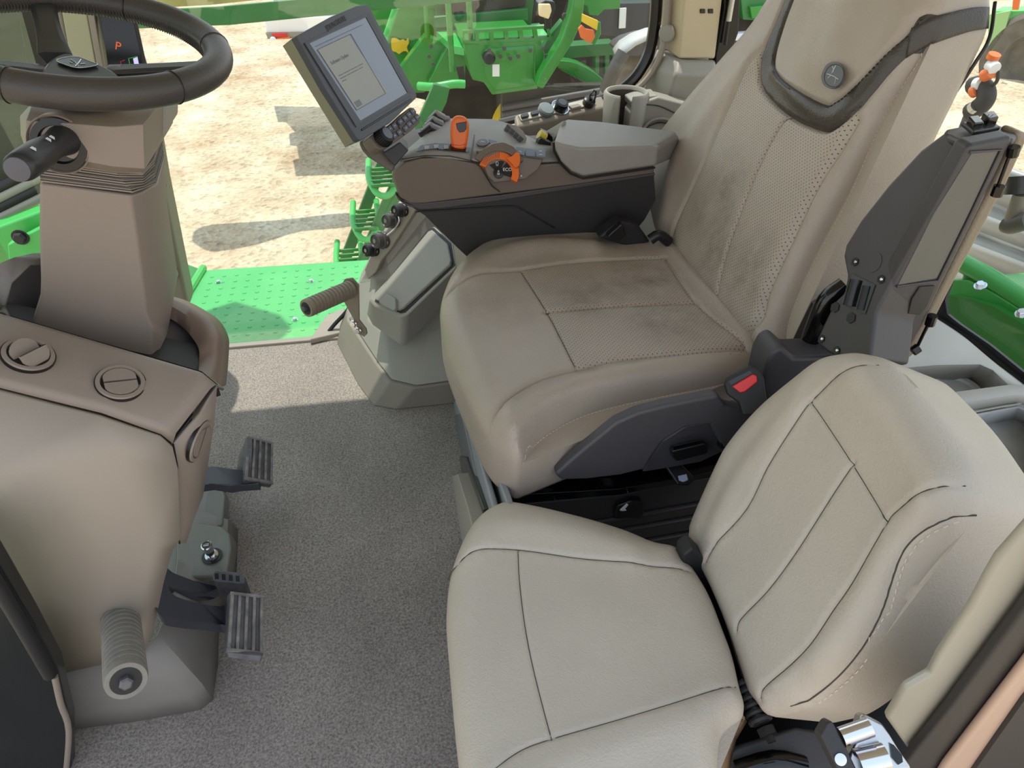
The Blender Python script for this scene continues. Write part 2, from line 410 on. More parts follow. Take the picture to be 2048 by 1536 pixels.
def stitches(name, info, px, parent, m='stitch', dash=.0045, gap=.003, r=.0006):
    q = smooth([(*info['suv'](p), 0) for p in px], False, 6); q = resample(q, dash+gap); mb = MB()
    S = surf(info, q)
    for a, b in zip(S[:-1], S[1:]):
        d = (b-a); mb.tube([a, a+d*(dash/(dash+gap))], r, 5)
    return mb.build(name, m, parent)
def piping(name, info, px, parent, m='seam', r=.0014, lift=.0, hn='ph'):
    q = smooth([(*info['suv'](p), 0) for p in px], False, 6); q = resample(q, .006)
    return MB().tube(smooth(surf(info, q, lift), False, 2), r, 6).build(name, m, parent)
def bolt(name, o, n, r, m, parent, hexa=True, h=None):
    h = h or r*.8; mb = MB(); mb.lathe(o, n, [(r*1.35, 0), (r*1.35, h*.25), (r, h*.26)], 20); mb.lathe(V(o)+V(n).normalized()*h*.25, n, [(r, 0), (r, h*.8), (r*.8, h)], 6 if hexa else 16)
    return mb.build(name, m, parent)
# ================================================================ setting
def carpet():
    m = mat('carpet', (132, 124, 118), .95, spec=.1); nt = m.node_tree; N = nt.nodes; L = nt.links; b = N['Principled BSDF']
    t = N.new('ShaderNodeTexCoord'); a = N.new('ShaderNodeTexNoise'); a.inputs['Scale'].default_value = 230; a.inputs['Detail'].default_value = 5; a.inputs['Roughness'].default_value = .75
    s = N.new('ShaderNodeTexNoise'); s.inputs['Scale'].default_value = 5; s.inputs['Detail'].default_value = 6
    L.new(t.outputs['Object'], a.inputs['Vector']); L.new(t.outputs['Object'], s.inputs['Vector'])
    r = N.new('ShaderNodeValToRGB'); r.color_ramp.elements[0].position = .33; r.color_ramp.elements[0].color = c3(110, 102, 99)
    r.color_ramp.elements[1].position = .68; r.color_ramp.elements[1].color = c3(188, 177, 168)
    L.new(a.outputs[0], r.inputs[0])
    mr = N.new('ShaderNodeMapRange'); mr.inputs[1].default_value = .3; mr.inputs[2].default_value = .7; mr.inputs[3].default_value = .85; mr.inputs[4].default_value = 1.12; L.new(s.outputs[0], mr.inputs[0])
    sc = N.new('ShaderNodeVectorMath'); sc.operation = 'SCALE'; L.new(r.outputs[0], sc.inputs[0]); L.new(mr.outputs[0], sc.inputs['Scale']); L.new(sc.outputs[0], b.inputs['Base Color'])
    bp = N.new('ShaderNodeBump'); bp.inputs['Strength'].default_value = .9; bp.inputs['Distance'].default_value = .003; L.new(a.outputs[0], bp.inputs['Height']); L.new(bp.outputs[0], b.inputs['Normal'])
    return m
M['carpet'] = carpet()
def gravel():
    m = mat('gravel_ground', (200, 180, 150), .95, spec=.1); nt = m.node_tree; N = nt.nodes; L = nt.links; b = N['Principled BSDF']
    t = N.new('ShaderNodeTexCoord'); a = N.new('ShaderNodeTexNoise'); a.inputs['Scale'].default_value = 1.1; a.inputs['Detail'].default_value = 10; a.inputs['Roughness'].default_value = .7
    v = N.new('ShaderNodeTexVoronoi'); v.inputs['Scale'].default_value = 22
    L.new(t.outputs['Object'], a.inputs['Vector']); L.new(t.outputs['Object'], v.inputs['Vector'])
    r = N.new('ShaderNodeValToRGB'); e = r.color_ramp; e.elements[0].position = .3; e.elements[0].color = c3(166, 138, 108)
    e.elements[1].position = .62; e.elements[1].color = c3(212, 198, 172); L.new(a.outputs[0], r.inputs[0])
    mx = N.new('ShaderNodeMix'); mx.data_type = 'RGBA'; mx.blend_type = 'MULTIPLY'; mx.inputs['Factor'].default_value = .55
    r2 = N.new('ShaderNodeValToRGB'); r2.color_ramp.elements[0].color = (.45, .42, .4, 1); r2.color_ramp.elements[1].color = (1.15, 1.13, 1.1, 1); r2.color_ramp.elements[1].position = .45
    L.new(v.outputs['Color'], r2.inputs[0]); L.new(r.outputs[0], mx.inputs['A']); L.new(r2.outputs[0], mx.inputs['B']); L.new(mx.outputs['Result'], b.inputs['Base Color'])
    bp = N.new('ShaderNodeBump'); bp.inputs['Strength'].default_value = .8; bp.inputs['Distance'].default_value = .03; L.new(v.outputs['Distance'], bp.inputs['Height']); L.new(bp.outputs[0], b.inputs['Normal'])
    return m
M['gravel'] = gravel()
struct(MB().box((0, 20, -1.95), (120, 120, .1)).build('ground', 'gravel'))
struct(MB().box((.15, .94, -.02), (2.1, 1.88, .04)).build('floor', 'carpet', bevel=.004))
struct(MB().box((-.45, 1.89, -.012), (.66, .022, .04)).build('trim_1', 'flank', bevel=.004))
struct(MB().box((.1, 1.08, 1.66), (2.6, 1.9, .08)).build('ceiling', mat('headliner', (190, 184, 174), .9), bevel=.02))
# A pillar (right front) ------------------------------------------------------
p = PY(1.84)
struct(plate('trim_2', p, [(100, -60), (196, -60), (262, 90), (300, 215), (327, 370), (378, 616), (350, 660), (230, 560), (160, 330), (120, 130)], .09, 'olive', bevel=.012))
pst = [(50, -60), (108, -60), (150, 160), (110, 160)]
struct(plate('trim_3', p, pst, .06, 'flank', h=.01, bevel=.006))
struct(plate('trim_4', p, [(20, -60), (52, -60), (112, 170), (84, 170)], .05, 'frit', h=-.01))
for (x, y, lab) in ((345, 545, 'lower round grey plug on the front pillar beside the green platform'), (322, 452, 'upper round grey plug on the front pillar above the other plug')):
    o = p.hit(x-4, y); tag(MB().lathe(o, (.25, -1, .1), [(.019, 0), (.019, .012), (.016, .018), (.008, .02)], 28).build('pillar_plug', 'greyp', bevel=.002), lab, 'plug', 'round plugs on the pillar')
# rear right pillar -----------------------------------------------------------
pr = 1.9
f = lambda x, y, Y: at(x, y, Y=Y)
mb = MB()
A = [f(1327, -70, 1.97), f(1374, -70, 1.88), f(1452, -70, 1.90), f(1450, -70, 2.0)]
B_ = [f(1318, 92, 1.97), f(1358, 118, 1.88), f(1429, 118, 1.90), f(1429, 112, 2.0)]
mb.loft([A, B_]); struct(mb.build('trim_5', mat('pillar_beige', (196, 180, 150), .55, grain=.2), bevel=.006))
mb = MB()
A = [f(1312, 96, 1.97), f(1357, 122, 1.86), f(1430, 120, 1.88), f(1432, 120, 2.0)]
B2 = [f(1300, 132, 1.95), f(1352, 150, 1.83), f(1432, 150, 1.86), f(1432, 150, 2.0)]
B3 = [f(1282, 190, 1.95), f(1334, 205, 1.86), f(1440, 215, 1.88), f(1440, 190, 2.0)]
B4 = [f(1270, 300, 1.96), f(1310, 330, 1.89), f(1440, 330, 1.89), f(1440, 300, 2.0)]
struct(plate('trim_50', PY(1.905), [(1449, -80), (1486, -80), (1478, 66), (1448, 150), (1429, 160), (1430, 112), (1447, 20)], .03, 'frit', ext=(0, .05, 0), bevel=.006))
struct(tube('trim_51', [at(1467, -60, Y=1.89), at(1464, 0, Y=1.89), at(1457, 42, Y=1.89)], .007, 'alu'))
struct(tube('trim_52', [at(1457, 42, Y=1.89), at(1450, 90, Y=1.89)], .0045, 'black'))
mb.loft([A, B2, B3, B4]); struct(mb.build('trim_6', 'greyp', bevel=.008))
tag(MB().lathe(f(1335, 66, 1.915), (-.7, -.8, 0), [(.022, -.012), (.022, .006), (.019, .012), (.008, .014)], 28).build('coat_hook_plug', 'greyp', bevel=.002), 'round grey knob on the beige rear pillar above the cup holder', 'knob')
for i, x in enumerate((1406, 1422)):
    struct(plate('trim_%d' % (7+i), P3(f(1374, 0, 1.88), f(1452, 0, 1.90), f(1429, 118, 1.90)), [(x-5, 18), (x+5, 18), (x+5, 27), (x-5, 27)], .004, 'black', h=.002, bevel=.0015))
# right window: seal and glass
seal = smooth([f(1314, -80, 1.95), f(1313, 0, 1.95), f(1308, 60, 1.95), f(1296, 112, 1.95), f(1268, 158, 1.95), f(1222, 192, 1.95), f(1150, 215, 1.95), f(1000, 250, 1.95)], False, 5)
struct(MB().tube(seal, .016, 10).build('trim_9', 'frit'))
struct(MB().tube([q+V((.02, -.03, 0)) for q in seal], .009, 8).build('trim_10', 'flank'))
M['pane'] = glassy('window_glass', (.95, .97, .95), .05)
gl = [(-.86, -.1), (.72, -.1), (.72, 1.62), (-1.02, 1.62)]
struct(MB().prism([V((x, 1.955, z)) for x, z in gl], (0, .005, 0)).build('window_1', 'pane'))
# windscreen
struct(MB().prism([V((-1.02, 1.93, -.1)), V((-1.25, .55, -.1)), V((-1.35, .55, 1.62)), V((-1.1, 1.93, 1.62))], (-.005, 0, 0)).build('window_2', glassy('windscreen_glass', (.74, .82, .74), .04)))
# rear window and its frame
px_ = PX(1.08)
struct(MB().prism([V((1.095, .2, .3)), V((1.095, 1.95, .3)), V((1.095, 1.95, 1.62)), V((1.095, .2, 1.62))], (.005, 0, 0)).build('window_3', 'pane'))
band = lambda L1, L2: L1+L2[::-1]
lo = [(1876, 634), (1930, 668), (1990, 718), (2048, 768), (2110, 818)]
mi = [(1905, 560), (1890, 600), (1894, 628), (1919, 648), (1980, 690), (2048, 745), (2110, 795)]
struct(MB().prism([px_.hit(*q) for q in [(1860, 640), (1880, 560), (1903, 560), (1890, 600), (1894, 628), (1919, 648), (1980, 690), (2048, 745), (2110, 795), (2110, 830), (2048, 778), (1990, 726), (1930, 676)]], (.006, 0, 0)).build('trim_11', 'frit'))
ps = [px_.hit(*q)+V((-.015, 0, 0)) for q in [(1868, 632), (1930, 672), (1990, 722), (2048, 766), (2110, 816)]]
struct(MB().tube(smooth(ps, False, 4), .0065, 8).build('trim_12', mat('pale_seal', (170, 176, 184), .4)))
# rear shelf -------------------------------------------------------------------
sh = mat('shelf_plastic', (176, 174, 168), .5, grain=.15, gscale=500, var=.04, vscale=25); M['shelf'] = sh
z0 = .52
zz = lambda x, y, z=z0: at(x, y, Z=z)
mb = MB()
OUT = [zz(1650, 800), zz(1790, 648), zz(1868, 640), zz(1930, 680), zz(1990, 730), zz(2048, 774), zz(2130, 838), zz(2200, 830), zz(1872, 796), zz(1700, 830)]
# shelf top with the recess cut: strip between outline and recess
rec_o = [zz(1790, 742), zz(1808, 736), zz(1871, 730), zz(1959, 729), zz(1986, 741), zz(2018, 772)]
rec_i = [zz(1800, 785, .46), zz(1836, 772, .46), zz(1880, 765, .46), zz(1935, 765, .46), zz(1955, 775, .46), zz(1975, 792, .46)]
top = [zz(1600, 700), zz(1790, 640), zz(1868, 636), zz(1935, 682), zz(1995, 733), zz(2050, 776)]
mb.add(rec_o+top, [[0, 1, 7, 6], [1, 2, 8, 7], [2, 3, 9, 8], [3, 4, 10, 9], [4, 5, 11, 10]])
mb.add(rec_o+rec_i, [[i, i+1, 7+i, 6+i] for i in range(5)])
struct(mb.build('trim_13', 'shelf', angle=20, solid=.004))
struct(MB().prism([zz(1740, 790, .455), zz(1836, 770, .455), zz(1935, 762, .455), zz(1960, 772, .455), zz(2000, 800, .455), zz(1800, 840, .455)], (0, 0, -.01)).build('trim_14', mat('recess_grey', (104, 98, 92), .6)))
# ledge in front of the recess, with face and tray
led = [zz(1700, 826), zz(1871, 792), zz(2018, 772), zz(2060, 774), zz(2200, 760)]
led2 = [zz(1700, 850), zz(1880, 812), zz(2030, 790), zz(2062, 790), zz(2200, 776)]
led3 = [zz(1700, 875, .50), zz(1901, 829, .50), zz(2030, 806, .50), zz(2062, 808, .50), zz(2200, 790, .50)]
mb = MB(); mb.loft([led, led2, led3], caps=False, closed=False); struct(mb.build('trim_15', 'shelf', angle=20, solid=.006))
ti = [zz(1905, 838, .498), zz(2036, 813, .498), zz(2062, 826, .498), zz(2075, 1045, .498), zz(1985, 960, .498)]
tf = [zz(1860, 870, .455), zz(2030, 838, .455), zz(2056, 850, .455), zz(2090, 1080, .455), zz(1900, 1000, .455)]
mb = MB(); mb.loft([ti, tf], caps=False); mb.add(tf, [[0, 1, 2, 3, 4]])
struct(mb.build('trim_16', mat('worn_tray', (168, 168, 166), .55, grain=.2, var=.12, vscale=30), angle=20, solid=.004))
for k, dz in enumerate((0, 1, 2)):
    e = [(1895, 834-4*dz), (2032, 809-4*dz), (2060+4*dz, 818-3*dz), (2085+5*dz, 1070), ]
    struct(MB().tube(smooth([zz(x, y, .502) for x, y in e], False, 4, keep=()), .0022, 6).build('trim_%d' % (17+k), 'greyp'))
e = [(1940, 905), (1990, 975), (2048, 1030), (2110, 1090)]
for k in range(3): struct(MB().tube([zz(x-k*6, y+k*5, .503) for x, y in e], .0025, 6).build('trim_%d' % (20+k), 'greyp'))
struct(MB().prism([zz(1700, 880, .497), zz(1900, 836, .497), zz(1985, 965, .497), zz(2075, 1050, .497), zz(2130, 1200, .497), zz(1700, 1200, .497)], (0, 0, -.03)).build('trim_23', 'shelf'))
# cup ring in the recess
o = zz(1906, 789, .46); cr = MB().lathe(o, (0, 0, 1), [(.030, 0), (.046, 0), (.046, .012), (.042, .016), (.032, .016), (.030, .012)], 36)
tag(cr.build('cup_ring', 'shelf'), 'pale round cup ring standing in the shelf recess by the rear window', 'cup holder')
# rear wall behind the seats, below shelf
struct(MB().box((1.03, 1.0, .23), (.04, 1.9, .46)).build('wall_rear', 'greyp'))
struct(MB().box((.57, 1.93, .25), (1.0, .05, .6)).build('wall_right', 'greyp'))
# door frame at the front left and B pillar at the rear left --------------------
pd = PY(.66)
struct(plate('door_1', pd, [(-60, 1040), (0, 1138), (60, 1240), (114, 1340), (128, 1400), (140, 1448), (142, 1600), (-120, 1640), (-160, 1100)], .10, mat('black_door_frame', (22, 25, 26), .22, var=.3, vscale=14), ext=(0, .03, 0), bevel=.006))
struct(tube('trim_30', [pd.hit(x, y)+V((0, -.008, 0)) for x, y in ((-50, 1085), (0, 1160), (50, 1245), (104, 1340))], .009, 'rubber'))
struct(tube('trim_31', [pd.hit(x, y)+V((0, -.006, 0)) for x, y in ((112, 1345), (124, 1400), (140, 1455), (132, 1560))], .0045, 'taupe', sm=4))
pb = PY(.30)
struct(plate('trim_32', pb, [(2000, 1120), (1979, 1155), (1947, 1215), (1881, 1313), (1861, 1351), (1811, 1379), (1793, 1411), (1775, 1440), (1826, 1512), (1900, 1430), (2048, 1223), (2130, 1110), (2080, 1030)], .05, mat('pillar_trim_grey', (158, 152, 138), .5), ext=(0, .010, 0), bevel=.006, sm=0))
pb2 = PY(.285)
struct(plate('trim_33', pb2, [(2140, 1090), (2048, 1223), (1900, 1420), (1826, 1512), (1790, 1560), (1870, 1560), (1960, 1450), (2048, 1336), (2160, 1190)], .05, 'darker', ext=(0, .012, 0), bevel=.004))
struct(plate('trim_34', PY(.275), [(2160, 1190), (2048, 1336), (1891, 1536), (1870, 1570), (1930, 1570), (1960, 1520), (2048, 1400), (2170, 1240)], .05, mat('tan_seal', (190, 160, 140), .4), ext=(0, .010, 0), bevel=.008, seg=4))
struct(plate('trim_35', PY(.27), [(2180, 1240), (2048, 1402), (1940, 1555), (2120, 1600)], .05, 'darker', ext=(0, .03, 0)))
# lower left plastic kick panel (on the floor) ---------------------------------
mb = MB()
lower = [at(60, 1500, Z=0), at(140, 1458, Z=0), at(280, 1440, Z=0), at(400, 1418, Z=0), at(424, 1400, Z=0), at(434, 1330, Z=0), at(437, 1230, Z=0), at(470, 1175, Z=0), at(475, 1060, Z=0), at(440, 1050, Z=0), at(452, 978, Z=0), at(380, 965, Z=0)]
upper = [at(60, 1350, Y=.74), at(110, 1338, Y=.745), at(200, 1320, Y=.745), at(285, 1305, Y=.75), at(315, 1270, Y=.77), at(330, 1235, Y=.80), at(345, 1195, Y=.84), at(355, 1120, Z=.09), at(355, 1050, Z=.08), at(355, 1010, Z=.08), at(355, 985, Z=.08), at(350, 965, Z=.08)]
midr = [a.lerp(b, .12)+V((0, 0, .03)) for a, b in zip(lower, upper)]
mb.loft([lower, midr, upper], caps=False, closed=False)
struct(mb.build('trim_36', mat('kick_panel_plastic', (128, 122, 116), .5, grain=.15, var=.06, vscale=12), angle=40, solid=.004))
struct(MB().prism([at(620, 690, Z=.0), at(654, 640, Z=.0), at(690, 624, Z=0), at(705, 670, Z=0)], (0, 0, .02)).build('trim_37', 'flank', bevel=.006))
struct(tube('trim_38', [at(648, 676, Y=1.90), at(668, 650, Y=1.91), at(692, 624, Y=1.915), at(716, 590, Y=1.92), at(730, 552, Y=1.925)], .006, 'frit', sm=4))
# ================================================================ outside, right
# tread platform
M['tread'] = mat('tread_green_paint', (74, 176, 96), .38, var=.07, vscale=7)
zp = -.05
plat = thing('access_platform', 'bright green tread plate platform outside the right window', 'platform', (-.4, 2.2, zp))
mb = MB(); mb.prism([V((-.80, 1.93, zp)), V((.2, 1.93, zp)), V((.2, 2.47, zp)), V((-.72, 2.49, zp))], (0, 0, -.03))
for i in range(20):
    for j in range(11):
        x = -.68+i*.043+(j % 2)*.0; y = 1.985+j*.045
        if x < .12: mb.lathe((x, y, zp-.001), (0, 0, 1), [(.0085, 0), (.006, .003), (.0015, .0032)], 8)
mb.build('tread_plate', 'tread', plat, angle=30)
mb = MB(); mb.prism([V((-.72, 2.49, zp)), V((-.79, 1.93, zp)), V((-1.0, 1.95, zp+.1)), V((-.95, 2.55, zp+.1))], (0, 0, -.02)); mb.build('side_plate', 'green', plat)
mb = MB(); mb.tube([V((-.72, 2.50, zp+.006)), V((-.79, 1.94, zp+.006))], .014, 8); mb.build('edge_rib', 'green_b', plat)
for x, y in ((437, 565), (622, 563), (590, 640)):
    bolt('bolt', at(x, y, Z=zp), (0, 0, 1), .008, 'chrome', plat)
# neighbouring combine harvester -------------------------------------------------
com = thing('combine_harvester', 'large green harvester parked across the yard, with yellow wheel', 'harvester', (1.2, 7, -1.9))
def cp(name, Y, px, t, m, sm=0, bevel=.01, **k): return plate(name, PY(Y), px, t, m, com, sm=sm, ext=(0, t, 0), bevel=bevel, **k)
M['shadowed'] = mat('shaded_machinery', (52, 44, 36), .8, var=.6, vscale=4)  # dark brown with the shade of deep machinery painted in
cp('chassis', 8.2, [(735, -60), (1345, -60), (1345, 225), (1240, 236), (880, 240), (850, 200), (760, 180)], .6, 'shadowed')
cp('side_panel', 7.4, [(735, -60), (875, -60), (870, 150), (850, 185), (780, 190), (735, 160)], .3, 'green')
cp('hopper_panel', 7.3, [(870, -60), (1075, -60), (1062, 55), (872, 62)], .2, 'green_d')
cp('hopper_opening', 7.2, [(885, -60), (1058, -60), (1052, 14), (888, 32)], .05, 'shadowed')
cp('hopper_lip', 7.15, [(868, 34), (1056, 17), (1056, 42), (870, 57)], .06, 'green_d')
cp('front_frame', 7.0, [(790, 150), (850, 70), (900, 90), (895, 165), (850, 172), (810, 172)], .12, 'green')
cp('front_frame', 6.9, [(855, 168), (897, 88), (935, 90), (930, 165), (900, 172)], .10, 'green')
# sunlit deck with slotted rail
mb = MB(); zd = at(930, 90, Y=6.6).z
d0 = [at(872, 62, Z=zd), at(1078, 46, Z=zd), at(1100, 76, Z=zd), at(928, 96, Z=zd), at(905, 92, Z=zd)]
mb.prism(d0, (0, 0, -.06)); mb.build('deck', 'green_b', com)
pr_ = PY(6.3); mb = MB()
L0, L1 = [(925, 62), (1098, 51)], [(925, 89), (1103, 80)]
def lerp2(a, b, t): return (a[0]+(b[0]-a[0])*t, a[1]+(b[1]-a[1])*t)
def strip(t0, t1, s0, s1):
    q = lambda t, s: pr_.hit(*lerp2(lerp2(L0[0], L0[1], t), lerp2(L1[0], L1[1], t), s))
    mb.prism([q(t0, s0), q(t1, s0), q(t1, s1), q(t0, s1)], (0, .06, 0))
strip(0, 1, 0, .2); strip(0, 1, .78, 1)
for k in range(7): strip(max(0, k/6-.022), min(1, k/6+.022), .2, .78)
mb.build('slotted_rail', 'green', com, bevel=.015)
# tank box
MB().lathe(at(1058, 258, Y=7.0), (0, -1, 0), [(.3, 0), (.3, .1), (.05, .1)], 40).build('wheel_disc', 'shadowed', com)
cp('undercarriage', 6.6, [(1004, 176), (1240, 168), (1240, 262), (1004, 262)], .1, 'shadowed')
for y in (200, 214, 226): tube('axle_bar', [at(1004, y+16, Y=6.55), at(1200, y-18, Y=6.55)], .03, 'dark', com)
tb = [(928, 88), (1082, 80), (1090, 110), (1075, 178), (985, 190), (968, 165), (945, 160)]
cp('tank', 6.3, tb, .8, 'green')
cp('tank_panel', 6.28, [(968, 98), (1072, 90), (1072, 172), (990, 184), (968, 150)], .05, 'green', bevel=.03)
MB().lathe(PY(6.26).hit(978, 115), (0, -1, 0), [(.05, -.05), (.05, .03), (.035, .05)], 20).build('cap', 'rubber', com)
cp('tank_label', 6.27, [(985, 129), (999, 129), (999, 153), (985, 153)], .02, 'white', bevel=0)
for x0, y0, x1, y1, Y in ((893, -40, 905, 143, 6.2), (935, -40, 944, 120, 6.4), (849, -40, 855, 75, 7.0)):
    tube('handrail_post', [at(x0, y0, Y=Y), at(x1, y1, Y=Y)], .024, 'green', com)
tube('brace', [at(792, 15, Y=7.1), at(770, 80, Y=7.1)], .03, 'green_b', com)
cp('arm', 6.1, [(1154, -60), (1176, -60), (1166, 40), (1147, 84), (1086, 180), (1072, 172), (1080, 150), (1124, 78), (1143, 20)], .15, 'green', bevel=.02)
cp('arm', 6.4, [(1100, 70), (1125, 40), (1128, 60), (1090, 130), (1080, 110)], .1, 'green_d')
cp('rear_beam', 6.9, [(1115, 122), (1160, 128), (1206, 158), (1196, 176), (1160, 160), (1116, 136)], .15, 'green', sm=3)
cp('side_tank', 7.0, [(1185, 8), (1312, 5), (1312, 62), (1240, 75), (1180, 70)], .3, mat('side_tank_black', (48, 48, 52), .4))
cp('side_tank_label', 6.97, [(1240, 17), (1253, 16), (1251, 56), (1238, 57)], .02, 'white', bevel=0)
cp('upper_bracket', 6.5, [(1140, -60), (1245, -60), (1240, 18), (1208, 20), (1196, 32), (1178, 30), (1175, 12), (1140, 4)], .2, 'green')
cp('upper_frame', 7.5, [(1245, -60), (1312, -60), (1312, 4), (1245, 6)], .2, 'green_b')
cp('lower_beam', 7.3, [(1130, 92), (1230, 86), (1230, 110), (1125, 118)], .2, 'green_d')
for x, h in ((1190, 40), (1210, 45), (1225, 42)): cp('lower_strut', 7.6, [(x, 108), (x+9, 108), (x+9, 108+h), (x, 108+h)], .1, 'green_d')
# work lamp, reflectors
lp = cp('work_lamp', 5.9, [(1076, 6), (1092, 1), (1110, 4), (1112, 20), (1104, 38), (1080, 32)], .12, 'black')
cp('work_lamp_lens', 5.88, [(1077, 8), (1101, 8), (1104, 22), (1098, 39), (1078, 32)], .03, mat('lamp_lens', (226, 206, 160), .3), bevel=.01)
tube('work_lamp_stem', [at(1095, 36, Y=5.95), at(1096, 56, Y=5.95)], .03, 'black', com)
cp('yellow_reflector', 5.9, [(1165, 28), (1197, 42), (1194, 61), (1164, 44)], .03, 'paint_y', bevel=.004)
cp('orange_reflector', 5.92, [(1157, 58), (1164, 50), (1172, 58), (1188, 61), (1190, 74), (1181, 88), (1162, 76)], .03, 'orange', bevel=.004)
tube('reflector_bracket', [at(1196, 44, Y=5.98), at(1197, 66, Y=5.98), at(1186, 88, Y=5.98)], .02, 'green', com)
for x, y in ((858, 112), (866, 128), (862, 92), (978, 100), (1008, 96), (1020, 116), (1036, 112), (1060, 100), (1000, 112), (1128, 30), (1140, 32), (1086, 96), (1092, 112)):
    MB().lathe(at(x, y, Y=6.22 if x > 960 else 6.8), (0, -1, 0), [(.018, 0), (.018, .02)], 6).build('bolt', 'dark', com)
cp('dark_gap', 6.15, [(912, 135), (928, 133), (930, 160), (918, 158)], .02, 'black', bevel=0)
tube('bumper_bar', [at(838, 172, Y=6.4), at(870, 174, Y=6.3), at(905, 168, Y=6.3), at(930, 168, Y=6.3)], .035, 'green_b', com, sm=3)
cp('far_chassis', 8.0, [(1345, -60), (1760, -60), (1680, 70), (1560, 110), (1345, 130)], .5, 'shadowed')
cp('far_panel', 7.9, [(1478, -40), (1640, -60), (1620, 20), (1560, 44), (1486, 40)], .1, 'green_d')
cp('far_box', 7.85, [(1500, 14), (1560, 8), (1556, 34), (1504, 38)], .1, 'green')
cp('pale_ground', 7.8, [(1470, 68), (1560, 60), (1556, 74), (1470, 82)], .1, mat('pale_ground', (200, 204, 208), .4))  # pale plate standing in for whitish ground beyond
# fender and arm of the wheel at right
M['fender'] = mat('pale_fender', (176, 176, 172), .5, var=.1, vscale=6)
mb = MB(); cps = [(1228, 100), (1240, 84), (1262, 70), (1290, 60), (1325, 54)]
P0 = [at(x, y, Y=5.6) for x, y in cps]; P1 = [at(x+8, y+24-i*3, Y=5.4) for i, (x, y) in enumerate(cps)]
mb.loft([P0, P1], caps=False, closed=False); mb.build('fender', 'fender', com, solid=.03)
cp('fender_side', 5.45, [(1240, 105), (1262, 88), (1320, 76), (1320, 108), (1285, 112), (1250, 112)], .3, 'dark', sm=2)
tube('fender_arm', [at(1248, 104, Y=5.4), at(1228, 140, Y=5.4), at(1212, 178, Y=5.5)], .05, 'dark', com, sm=3)
tube('tyre', [at(1320, 110, Y=5.7), at(1290, 130, Y=5.7), at(1262, 160, Y=5.7), at(1240, 200, Y=5.7), at(1230, 240, Y=5.7)], .18, mat('dusty_tyre', (120, 106, 88), .9, var=.3, vscale=8), com, sm=4)
# yellow wheel rim under tank
c = at(1058, 258, Y=6.9); mb = MB(); mb.lathe(c, (0, -1, 0), [(.38, 0), (.38, .22), (.27, .22), (.27, .0)], 48); mb.build('wheel_rim', 'paint_y', com)
# decal
dp = PY(7.37); de = [(783, 78), (792, 76), (800, 81), (806, 78), (812, 82), (816, 76), (818, 86), (814, 94), (817, 106), (811, 102), (804, 104), (798, 108), (792, 104), (784, 100)]
plate('decal', dp, de, .01, 'paint_y', com, sm=3, ext=(0, .01, 0))
# ladder --------------------------------------------------------------------------
lad = thing('access_ladder', 'green ladder with round-fronted steps hanging from the harvester platform', 'ladder', tuple(at(712, 560, Y=4.9)))
plate('stile', PY(4.8), [(868, 168), (900, 176), (893, 206), (846, 300), (792, 420), (732, 560), (700, 560), (757, 420), (800, 330), (832, 250)], .05, 'green_d', lad, ext=(0, .05, 0), bevel=.008)
plate('stile', PY(5.2), [(800, 240), (822, 240), (768, 350), (742, 420), (694, 540), (672, 540), (720, 415), (752, 330)], .05, 'green_d', lad, ext=(0, .05, 0), bevel=.008)
for (x, y, w) in ((765, 342, 27), (730, 428, 24), (697, 508, 24), (830, 262, 22)):
    Y = 4.95; c = at(x, y, Y=Y); r = (at(x+w, y, Y=Y)-c).length
    pts = [c+V((-r, .22, 0)), c+V((-r*1.05, -.05, -.03)), c+V((-r*.6, -.2, -.07)), c+V((0, -.25, -.08)), c+V((r*.6, -.2, -.07)), c+V((r*1.05, -.05, -.03)), c+V((r, .22, 0))]
    st = tube('step_loop', pts, .022, 'green_b', lad, sm=4)
    mb = MB()
    for k in range(5): mb.box(c+V((0, .12-.075*k, -.03)), (r*1.8, .018, .02))
    mb.build('step_tread', 'green', lad)
# upper beam near the window top, and unseen plates added to throw the yard shade -------------
tag(MB().loft([[at(200, 60, Y=5.0), at(200, 25, Y=5.0), at(200, 25, Y=5.3), at(200, 60, Y=5.3)], [at(460, 50, Y=5.0), at(440, 12, Y=5.0), at(440, 12, Y=5.3), at(460, 50, Y=5.3)], [at(1010, -4, Y=5.0), at(1010, -40, Y=5.0), at(1010, -40, Y=5.3), at(1010, -4, Y=5.3)]]).build('swing_beam', 'green_d', bevel=.01), 'long dull green beam crossing above the gravel at the top', 'beam')
tag(plate('dusty_rail', PY(5.6), [(230, 20), (420, 10), (700, -20), (700, -60), (230, -20)], .05, mat('dusty_tan_paint', (170, 160, 96), .6, var=.3, vscale=5), ext=(0, .1, 0)), 'dusty tan rail lying just above the long green beam', 'rail')
def ontoyard(px, h): return [at(x, y, Z=-1.9)+SUN_DIR*(h/SUN_DIR.z) for x, y in px]
sh1 = [(548, 212), (640, 214), (800, 214), (800, 345), (592, 352), (586, 320), (598, 318), (594, 292), (580, 290), (578, 268), (590, 264), (572, 244), (556, 244)]
tag(MB().prism(ontoyard(sh1, 1.75), (0, 0, .03)).build('notched_shade_plate', 'green_d'), 'unseen, added green plate throwing the notched shade on the gravel', 'platform')  # out-of-view plate, outline shaped back from the notched shadow
sh2 = smooth([(392, 488), (384, 474), (398, 456), (440, 448), (560, 440), (700, 426), (700, 452), (600, 462), (520, 486), (430, 502)], True, 3)
tag(MB().prism(ontoyard([(q.x, q.y) for q in sh2], 1.95), (0, 0, .05)).build('rounded_shade_slab', 'green_d'), 'unseen, added green spout throwing the rounded shade on the gravel', 'slab')  # added out of view, shaped after the rounded shadow it casts
